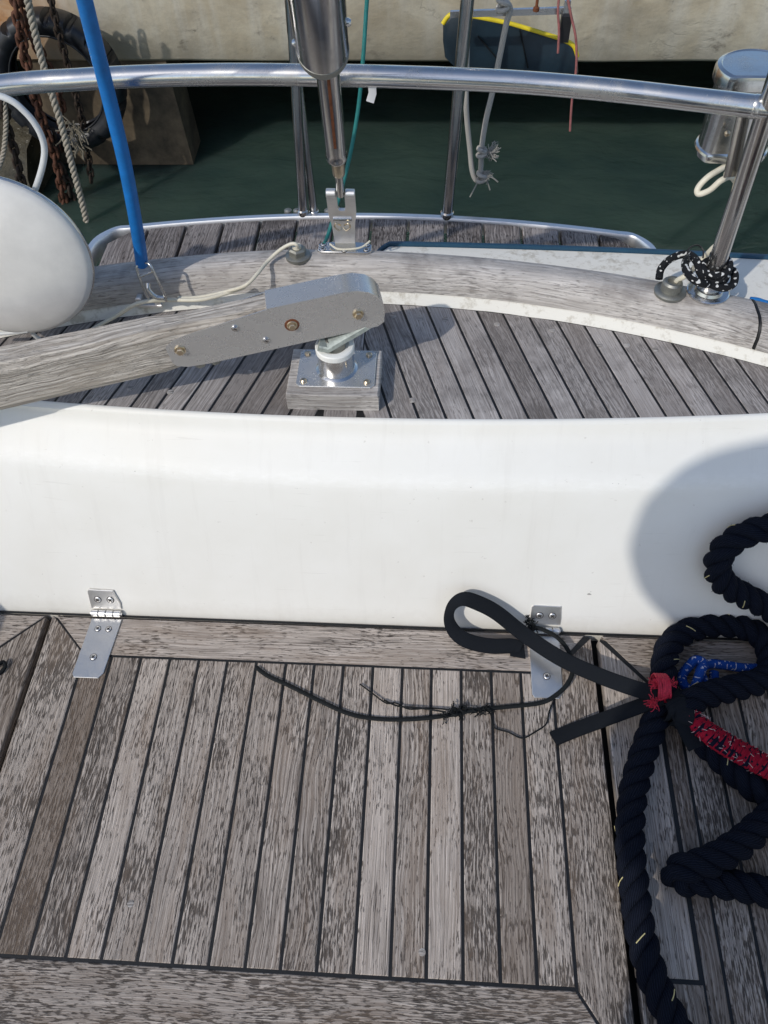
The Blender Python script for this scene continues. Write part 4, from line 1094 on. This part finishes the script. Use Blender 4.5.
mb.tube(tpth, .0048, 8); mb.build('piping', 'yellow', pad, 60)
mb = MB()
for (a, b, c_, d_) in ((520, 30, 528, 68), (478, 36, 500, 62)): mb.tube([at(a, b, Y=1.724), at(c_, d_, Y=1.724)], .0018, 6)
mb.build('seams', 'cord', pad, 60)

# white line from the bar with two frayed knots
wl = thing('knotted_line', 'frayed off-white line with two ragged knots dangling over the water', 'rope', at(503, 10, Y=1.64))
mb = MB()
mb.tube(spline([at(498, 8, Y=1.64), at(505, 3, Y=1.635), at(510, 9, Y=1.64), at(506, 25, Y=1.64), at(500, 55, Y=1.64), at(493, 90, Y=1.64), at(486, 120, Y=1.64), at(482, 145, Y=1.64), at(481, 165, Y=1.64), at(480, 176, Y=1.64)], 8), .0058, 12)
mb.tube(spline([at(466, -20, Y=1.62), at(467, 40, Y=1.62), at(466, 95, Y=1.62), at(467, 120, Y=1.63), at(470, 150, Y=1.64), at(472, 170, Y=1.64), at(476, 180, Y=1.64), at(484, 181, Y=1.64)], 8), .0056, 12)
for c, s in ((at(482, 177, Y=1.635), 1.0), (at(482, 152, Y=1.635), .9), (at(503, 5, Y=1.632), 1.0)):
    k = []
    for i in range(22):
        t = i/21*2*PI*2.2; k.append(c+V((math.cos(t)*.010*s, math.sin(t*1.0)*.009*s, math.sin(t*.5)*.009*s)))
    mb.tube(k, .0048, 9)
mb.build('line', 'white_rope', wl, 60)
mb = MB(); fray(mb, at(489, 152, Y=1.635), 40, .026, .0009, (.9, 0, -.3)); fray(mb, at(484, 175, Y=1.635), 20, .022, .0009, (.5, 0, -.1))
for e in ((470, 197), (490, 190), (498, 182)): mb.tube(spline([at(479, 178, Y=1.63), at((479+e[0])/2+2, (178+e[1])/2-3, Y=1.63), at(*e, Y=1.63)], 5), .0016, 6)
mb.build('fray', 'white_rope', wl, 60)
mb = MB()
mb.tube(spline([at(566, -10, Y=1.63), at(571, 15, Y=1.63), at(576, 40, Y=1.63), at(576, 70, Y=1.63), at(572, 100, Y=1.63), at(570, 131, Y=1.63)], 8), .0024, 8)
mb.tube(spline([at(560, -10, Y=1.63), at(558, 10, Y=1.63), at(559, 30, Y=1.63), at(558, 53, Y=1.63)], 8), .0024, 8)
tag(mb.build('faded_cord', 'pink', None, 60), 'thin faded red cord dangling from the right end of the steel bar', 'cord')

# ================================================================ QUAY SIDE: TYRE, CHAINS, ROPE
ty = thing('tyre', 'large worn black tyre hanging as a fender on the quay wall', 'tyre', at(62, 80, Y=3.66))
tc_ = at(60, 82, Y=3.66); RT = .285; rt_ = .078
mb = MB(); secs = []
N = 144
tax = V((.05, -1, .10)).normalized(); ta = V((1, .05, 0)).normalized(); ta = (ta-tax*ta.dot(tax)).normalized(); tbv = tax.cross(ta)
for i in range(N):
    t = 2*PI*i/N; rd = ta*math.cos(t)+tbv*math.sin(t); ring = []
    gro = 1 if (i % 8 > 1) else .0; sh = 0 if gro else .022
    for (r, w) in ((.205, .045), (.222, .066), (.250, .078), (.278-sh, .074), (.292-sh, .060), (.300 if gro else .280, .035), (.303 if gro else .282, 0), (.300 if gro else .280, -.035), (.292, -.060), (.278, -.074), (.250, -.078), (.222, -.066), (.205, -.045), (.212, -.040), (.235, -.06), (.26, -.045), (.27, 0), (.26, .045), (.235, .06), (.212, .040)):
        ring.append(tc_+rd*r+tax*w)
    secs.append(ring)
secs.append(secs[0]); mb.loft(secs, closed=True, caps=False); mb.build('carcass', 'rubber', ty, 40)
mb = MB()
mb.tube([tc_+(ta*math.cos(t*PI/24)+tbv*math.sin(t*PI/24))*.209+tax*.052 for t in range(48)], .006, 8, closed=True); mb.build('bead', 'rubber', ty, 60)
def chain(path, label, mat, L=.062, r=.0085, w=.018, grp='chains hanging against the quay wall'):
    p = resample(spline(path, 8), L*.68); mb = MB()
    for i in range(len(p)-1):
        a, b = p[i], p[i+1]; c = (a+b)/2; d1 = (b-a).normalized(); x, y, _ = frame(d1, V((0, 1, 0)))
        if i % 2: x = y
        x = (x+V((random.gauss(0, .15), random.gauss(0, .15), 0))).normalized()
        ring = []
        for k in range(14):
            t = 2*PI*k/14; cc, ss = math.cos(t), math.sin(t)
            ring.append(c+x*cc*w+d1*(ss*w+(L/2-w)*(1 if ss > 0 else -1)))
        mb.tube(ring, r, 7, closed=True)
    o = mb.build('chain', mat, None, 60); tag(o, label, 'chain', grp); return o
Yc = 3.50
chain([at(10, -30, Y=Yc), at(18, 20, Y=Yc), at(28, 70, Y=Yc), at(42, 120, Y=Yc), at(56, 160, Y=Yc), at(66, 215, Y=Yc)], 'rusty brown chain hanging across the tyre, left of the twisted rope', 'rust')
chain([at(2, 90, Y=3.4), at(6, 120, Y=3.4), at(14, 150, Y=3.4), at(22, 185, Y=3.4), at(30, 230, Y=3.4)], 'dark weedy chain hanging at the left edge behind the white cable', 'chain_dark')
chain([at(20, -20, Y=3.56), at(30, 30, Y=3.55), at(45, 62, Y=3.56), at(60, 100, Y=3.57), at(62, 150, Y=3.58)], 'rusty chain passing through the hole of the tyre', 'rust')
chain([at(45, -25, Y=3.56), at(58, 30, Y=3.56), at(72, 80, Y=3.58), at(84, 130, Y=3.6), at(92, 185, Y=3.6)], 'thin dark chain behind the tyre, right of the twisted rope', 'chain_dark', .05, .006, .014)
chain([at(50, 130, Y=3.52), at(58, 160, Y=3.52), at(70, 190, Y=3.52), at(74, 225, Y=3.52)], 'short weedy chain dipping into the water below the tyre', 'chain_dark')
mb = MB(); path = spline([at(20, -40, Y=3.42), at(32, 20, Y=3.42), at(46, 75, Y=3.40), at(60, 120, Y=3.38), at(72, 165, Y=3.36), at(84, 210, Y=3.34), at(90, 240, Y=3.34)], 10)
laid(mb, path, .0165, .075, 3, 7, .006)
tag(mb.build('twisted_rope', 'hemp', None, 60), 'pale twisted rope hanging down in front of the tyre into the water', 'rope')
mb = MB(); laid(mb, spline([at(-5, 175, Y=3.3), at(3, 155, Y=3.35), at(6, 120, Y=3.38), at(2, 90, Y=3.4)], 8), .012, .06, 3, 7, .006)
tag(mb.build('twisted_rope', 'hemp', None, 60), 'short piece of tan twisted rope at the left edge above the dome', 'rope')
mb = MB(); fray(mb, at(72, 126, Y=3.5), 22, .10, .0030, (.1, 0, -4)); fray(mb, at(76, 142, Y=3.5), 14, .09, .0034, (.3, 0, -4))
tag(mb.build('weed_tuft', 'old_fibre', None, 60), 'ragged tuft of frayed fibres knotted to the bottom of the tyre', 'frayed rope')
# ================================================================ NAVY MOORING ROPE
WP = (V((0, 1, -.437)), .619+.002)
nl = V((0, 1, -.437)).length
def onwall(px, py, off): return at(px, py, plane=(WP[0], WP[1]-off*nl))
R = .0205
path = [at(704, 1100, z=R), at(688, 1050, z=R), at(668, 1012, z=R), at(652, 975, z=R), at(640, 930, z=R), at(634, 885, z=R), at(630, 840, z=R), at(633, 795, z=R), at(643, 755, z=R+.003), at(655, 722, z=R+.010),
        at(663, 695, z=.034), at(664, 666, z=.034), at(670, 645, z=.030), at(688, 631, z=.026), at(715, 625, z=.026), at(745, 628, z=.026), at(764, 640, z=.026), at(771, 662, z=.026), at(766, 678, z=.034), at(742, 686, z=.040), at(714, 693, z=.045), at(690, 702, z=.050),
        at(684, 716, z=.040), at(700, 738, z=.026), at(722, 760, z=R), at(750, 785, z=R), at(772, 800, z=R), at(775, 812, z=R+.01),
        at(760, 826, z=.034), at(738, 845, z=.040), at(708, 862, z=.042), at(688, 867, z=.040), at(675, 873, z=.030), at(682, 880, z=R), at(706, 881, z=R), at(738, 886, z=R), at(775, 893, z=R),
        at(850, 900, z=R), at(900, 850, z=.03), at(900, 740, z=.04), at(860, 660, z=.05), onwall(800, 630, .024), onwall(768, 608, .024), onwall(745, 596, .024), onwall(726, 585, .026), onwall(717, 568, .027), onwall(724, 549, .026), onwall(744, 535, .025), onwall(768, 528, .025), onwall(810, 520, .026), onwall(860, 560, .024)]
mr = thing('mooring_rope', 'thick navy three strand rope looped in a heap on the right seat', 'rope', (.36, .45, 0))
mb = MB(); tr = MB(); fz = MB()
laid(mb, spline(path, 10), R*1.06, .082, 3, 12, .005, tracer=tr, fuzz=(fz, 3))
for src, mi_ in ((tr, 1), (fz, 0)): mb.add(src.v, src.f, src.uv, .5, mi_)
mb.build('strands', ['rope', 'tracer'], mr, 60)
# knob of tied black tape where everything meets
K = at(672, 700, z=.060)
tw = MB()
for i, (dx, dy, dz_, ww) in enumerate(((.000, .004, .006, .030), (.010, -.006, .010, .028))):
    rg = []
    for k in range(17):
        t = 2*PI*k/16; rg.append(K+V((dx, dy, -.028))+V((math.cos(t)*.006, math.sin(t)*.030, 0))+V((0, 0, math.cos(t+.6)*.034)))
    tw.ribbon(rg, [V((1, .35-.5*i, 0))]*17, ww, .002)
# red whipping twine round the throat
rw = thing('red_whipping', 'frayed red twine binding wound around the tied rope ends', 'binding', at(660, 692, z=.06))
mb = MB()
kc = at(662, 690, z=.045)
for j in range(6):
    rg = []; c = kc+V((-.012+.0032*j, 0, 0))
    for k in range(18):
        t = 2*PI*k/18; rg.append(c+V((random.gauss(0, .0006), math.cos(t)*.023, math.sin(t)*.025+.003)))
    mb.tube(rg, .0021, 6, closed=True)
fray(mb, at(657, 686, z=.066), 40, .014, .0006, (-.5, .6, 0)); fray(mb, at(655, 701, z=.064), 36, .016, .0006, (-.9, -.5, 0)); fray(mb, at(670, 684, z=.068), 24, .013, .0006, (.3, .4, .1)); fray(mb, at(688, 712, z=.058), 20, .012, .0006, (.5, -.5, 0))
mb.build('knot', 'red', rw, 60)
mb = MB(); rp_ = spline([at(684, 708, z=.050), at(700, 726, z=.050), at(722, 742, z=.048), at(745, 755, z=.046), at(770, 768, z=.044), at(810, 785, z=.04)], 12)
mb.tube(rp_, lambda t: .0142+.004*min(1, t*3), 16, flat=.7); mb.build('core', 'red_sleeve', rw, 60)
mb = MB(); pr_ = resample(rp_, .0042)
ax_l = []
for i in range(len(pr_)-1):
    tg = (pr_[min(i+1, len(pr_)-1)]-pr_[i]).normalized(); x, y, _ = frame(tg); rr = .0142+.004*min(1, i/ (len(pr_)/3))
    if i % 2: continue
    rg = []; tilt = random.gauss(.003, .0015)
    for k in range(16):
        t = 2*PI*k/16; rg.append(pr_[i]+x*math.cos(t)*rr+y*math.sin(t)*rr*.74*1.05+tg*math.cos(t)*tilt)
    mb.tube(rg, .0016, 6, closed=True)
mb.build('winding', 'red_sleeve', rw, 60)
mb = MB()
for i in range(2, len(pr_)-2):
    tg = (pr_[i+1]-pr_[i]).normalized(); x, y, _ = frame(tg)
    for _ in range(3):
        t = random.uniform(0, 2*PI); q = pr_[i]+x*math.cos(t)*.0185+y*math.sin(t)*.0142
        mb.tube([q, q+tg*random.uniform(-.008, .008)+x*random.gauss(0, .004)+V((0, 0, .001))], .0004, 4)
mb.build('loose_threads', 'pale_thread', rw, 60)

# blue braided line knotted beneath the rope
mb = MB()
bp = spline([at(800, 668, z=.016), at(768, 668, z=.016), at(745, 668, z=.016), at(724, 665, z=.018), at(708, 664, z=.022), at(700, 671, z=.026), at(704, 683, z=.022), at(698, 690, z=.018), at(686, 687, z=.018), at(682, 677, z=.018), at(688, 667, z=.024), at(696, 660, z=.032), at(703, 664, z=.034), at(699, 676, z=.036), at(696, 690, z=.024), at(712, 684, z=.012), at(714, 672, z=.012)], 10)
mb.tube(bp, .0078, 14)
tag(mb.build('blue_line', 'blue_braid', None, 60), 'blue braided line with pale flecks, knotted inside the navy rope loop', 'rope')

# black webbing strap: long loop and two tails
st = thing('webbing_strap', 'flat black webbing strap looping over the right hinge, tied at the rope', 'strap', at(655, 697, z=.05))
W1 = [(662, 694, .060), (640, 690, .052), (600, 676, .040), (560, 658, .035), (525, 635, .034), (497, 613, .036), (478, 603, .040), (463, 599, .044), (452, 606, .044), (449, 619, .040), (455, 632, .034), (468, 641, .026), (490, 646, .018), (512, 646, .014), (520, 650, .010)]
pts = []; 
for (a, b, z) in W1:
    p = at(a, b, z=z); q = onwall(a, b, .024+.3*max(0, z-.012))
    pts.append(p if (p-CAM).length < (q-CAM).length else q)
pts = spline(pts, 8)
wds = []
L = len(pts)
for i, p in enumerate(pts):
    t = i/(L-1)
    tg = (pts[min(i+1, L-1)]-pts[max(i-1, 0)]).normalized(); view = (CAM-p).normalized()
    flatw = tg.cross(view).normalized()
    if i and flatw.dot(wds[-1]) < 0: flatw = -flatw
    # the strap stands on edge through the turn of the loop
    k = math.exp(-((t-.57)/.10)**2)
    x = flatw
    wds.append(x)
mb = MB(); mb.ribbon(pts, wds, lambda t: .026*(1-.38*math.exp(-((t-.60)/.09)**2)), .0022); mb.build('loop', 'strap', st, 50)
mb = MB(); p2_ = spline([at(662, 698, z=.055), at(640, 706, z=.040), at(605, 719, z=.022), at(575, 730, z=.010), at(553, 739, z=.006)], 8)
mb.ribbon(p2_, [((p2_[min(i+1, len(p2_)-1)]-p2_[max(i-1, 0)]).cross(V((0, .3, 1)))).normalized() for i in range(len(p2_))], .026, .0024); mb.build('tail', 'strap', st, 50)
mb = MB(); p3_ = spline([at(672, 700, z=.066), at(680, 715, z=.058), at(688, 732, z=.050), at(697, 748, z=.046)], 8)
mb.ribbon(p3_, [((p3_[min(i+1, len(p3_)-1)]-p3_[max(i-1, 0)]).cross(V((0, .3, 1)))).normalized() for i in range(len(p3_))], .030, .0030); mb.build('tail', 'strap', st, 50)
tw.build('knot', 'strap', st, 50)
mb = MB(); e = at(517, 649, z=.010); mb.prism([(-.012, -.012), (.014, -.016), (.012, .010), (-.010, .014)], .004, e, bev=.0008); mb.build('folded_end', 'strap', st, 20)

# thin black cord lying across the lid, with frayed knots
tc = thing('shock_cord', 'thin black elastic cord with frayed knots lying across the teak lid', 'cord', at(455, 712, z=.004))
cp_ = [(256, 667, .004), (268, 676, .004), (290, 686, .0045), (320, 701, .0045), (350, 714, .0045), (380, 719, .0045), (415, 719, .0045), (450, 715, .006), (475, 710, .006), (505, 707, .005), (540, 703, .006), (556, 695, .009), (568, 683, .012), (573, 668, .016), (569, 652, .020), (558, 638, .022), (544, 630, .024), (536, 628, .024)]
mb = MB(); pc = spline([at(a, b, z=z) for a, b, z in cp_], 8)
mb.tube(pc, .0038, 8, flat=.5, ref=V((0, 0, 1))); mb.build('cord', 'cord', tc, 60)
mb = MB()
mb.tube(spline([at(360, 684, z=.004), at(372, 693, z=.005), at(386, 703, z=.006), at(396, 703, z=.005), at(409, 709, z=.006), at(430, 708, z=.006), at(455, 710, z=.009), at(470, 708, z=.009), at(489, 712, z=.006), at(494, 727, z=.004), at(508, 732, z=.004), at(522, 738, z=.004), at(535, 732, z=.004), at(546, 724, z=.005), at(549, 712, z=.006), at(553, 702, z=.008)], 7), .0013, 7)
mb.tube(spline([at(384, 700, z=.004), at(398, 706, z=.007), at(420, 708, z=.008), at(446, 712, z=.010)], 7), .0015, 7)
mb.build('thin_cord', 'cord', tc, 60)
for grp_ in (((456, 711, 26, .016), (446, 717, 12, .012), (480, 712, 14, .014), (487, 708, 14, .012)), ((532, 626, 26, .016), (528, 620, 14, .014))):
    mb = MB()
    for (a, b, n, s) in grp_: fray(mb, at(a, b, z=.010 if b > 650 else .026), n, s, .0008)
    for (a, b, z) in (((455, 712, .008), (463, 709, .008)) if grp_[0][0] == 456 else ((532, 627, .026),)):
        c = at(a, b, z=z); mb.tube([c+V((math.cos(t*.9)*.006, math.sin(t*.9)*.0055, math.sin(t*.45)*.004)) for t in range(16)], .0020, 7)
    mb.build('frayed_knot', 'cord', tc, 60)
# small dark cord end at the left edge
mb = MB(); mb.tube(spline([at(-14, 668, z=.012), at(-4, 666, z=.012), at(3, 662, z=.008), at(5, 667, z=.005), at(-2, 674, z=.004), at(-12, 676, z=.005)], 6), .0035, 8)
tag(mb.build('cord_end', 'cord', None, 60), 'end of a dark cord just showing at the left edge of the seat', 'cord')

# ================================================================ THE PERSON WHOSE SHADOW FALLS ON THE RIGHT
def person():
    J = [(.13, -.52, .50), (.06, -.50, .72), (-.02, -.46, .92), (-.08, -.40, 1.04), (-.14, -.31, 1.14), (-.20, -.235, 1.24),
         (-.240, -.200, 1.32), (-.250, -.195, 1.42), (-.190, -.235, 1.53), (-.10, -.27, 1.62)]
    Rr = [.16, .165, .165, .13, .055, .070, .115, .125, .12, .10]
    E_ = [(i, i+1) for i in range(9)]
    def ch(frm, pts, rs):
        prev = frm
        for p, r in zip(pts, rs): J.append(p); Rr.append(r); E_.append((prev, len(J)-1)); prev = len(J)-1
    ch(0, [(.05, -.52, .40), (.05, -.50, .00), (.05, -.56, -.38), (.05, -.44, -.43)], [.11, .065, .042, .035])
    ch(0, [(.25, -.52, .40), (.27, -.50, .00), (.27, -.56, -.38), (.27, -.44, -.43)], [.10, .065, .042, .035])
    ch(3, [(-.16, -.36, 1.00), (-.20, -.25, .88), (-.14, -.16, 1.03), (-.09, -.09, 1.17)], [.065, .050, .038, .028])
    ch(3, [(.12, -.42, .98), (.24, -.34, .84), (.18, -.18, 1.02), (.10, -.09, 1.18)], [.065, .045, .035, .026])
    J = [(x-.636*.145*z*(z > .3), y-.772*.145*z*(z > .3), z) for x, y, z in J]
    me = bpy.data.meshes.new('person'); me.from_pydata(J, E_, [])
    o = bpy.data.objects.new('person', me); C.objects.link(o)
    me.materials.append(M['cloth'])
    sk = o.modifiers.new('Skin', 'SKIN'); sub = o.modifiers.new('Sub', 'SUBSURF'); sub.levels = 1; sub.render_levels = 2
    for i, v in enumerate(me.skin_vertices[0].data if me.skin_vertices else []): pass
    return o, Rr
def make_person():
    import bmesh
    o, Rr = person()
    bm = bmesh.new(); bm.from_mesh(o.data); lay = bm.verts.layers.skin.verify()
    bm.verts.ensure_lookup_table()
    for i, v in enumerate(bm.verts): v[lay].radius = (Rr[i]*1.25,)*2; v[lay].use_root = (i == 0)
    bm.to_mesh(o.data); bm.free()
    tag(o, 'person in dark clothing holding the camera, seen only by their shadow', 'person')
make_person()

# ================================================================ LIGHT, SKY, CAMERA
SD = V((.098, .119, 0)).normalized(); EL = rad(42)
dirv = V((SD.x*math.cos(EL), SD.y*math.cos(EL), -math.sin(EL)))
sun = bpy.data.lights.new('sun', 'SUN'); sun.energy = 2.25; sun.angle = rad(.8); sun.color = (1, .955, .89)
so = bpy.data.objects.new('sun', sun); C.objects.link(so); so.rotation_euler = dirv.to_track_quat('-Z', 'Y').to_euler()
w = bpy.data.worlds.new('World'); bpy.context.scene.world = w; w.use_nodes = True
nt = w.node_tree; bg = nt.nodes['Background']
sky = nt.nodes.new('ShaderNodeTexSky'); sky.sky_type = 'NISHITA'; sky.sun_disc = False
sky.sun_elevation = EL; sky.sun_rotation = math.atan2(-dirv.x, -dirv.y)
nt.links.new(sky.outputs[0], bg.inputs[0]); bg.inputs[1].default_value = .15
cam = bpy.data.cameras.new('camera'); co = bpy.data.objects.new('camera', cam); C.objects.link(co)
cam.sensor_fit = 'VERTICAL'; cam.sensor_height = 24; cam.lens = 24*FPX/1024; cam.clip_start = .02; cam.clip_end = 500
m = Matrix((rt, up, -fw)).transposed().to_4x4(); m.translation = CAM; co.matrix_world = m
sc_ = bpy.context.scene; sc_.camera = co
sc_.view_settings.view_transform = 'Standard'; sc_.view_settings.look = 'None'; sc_.view_settings.exposure = 0
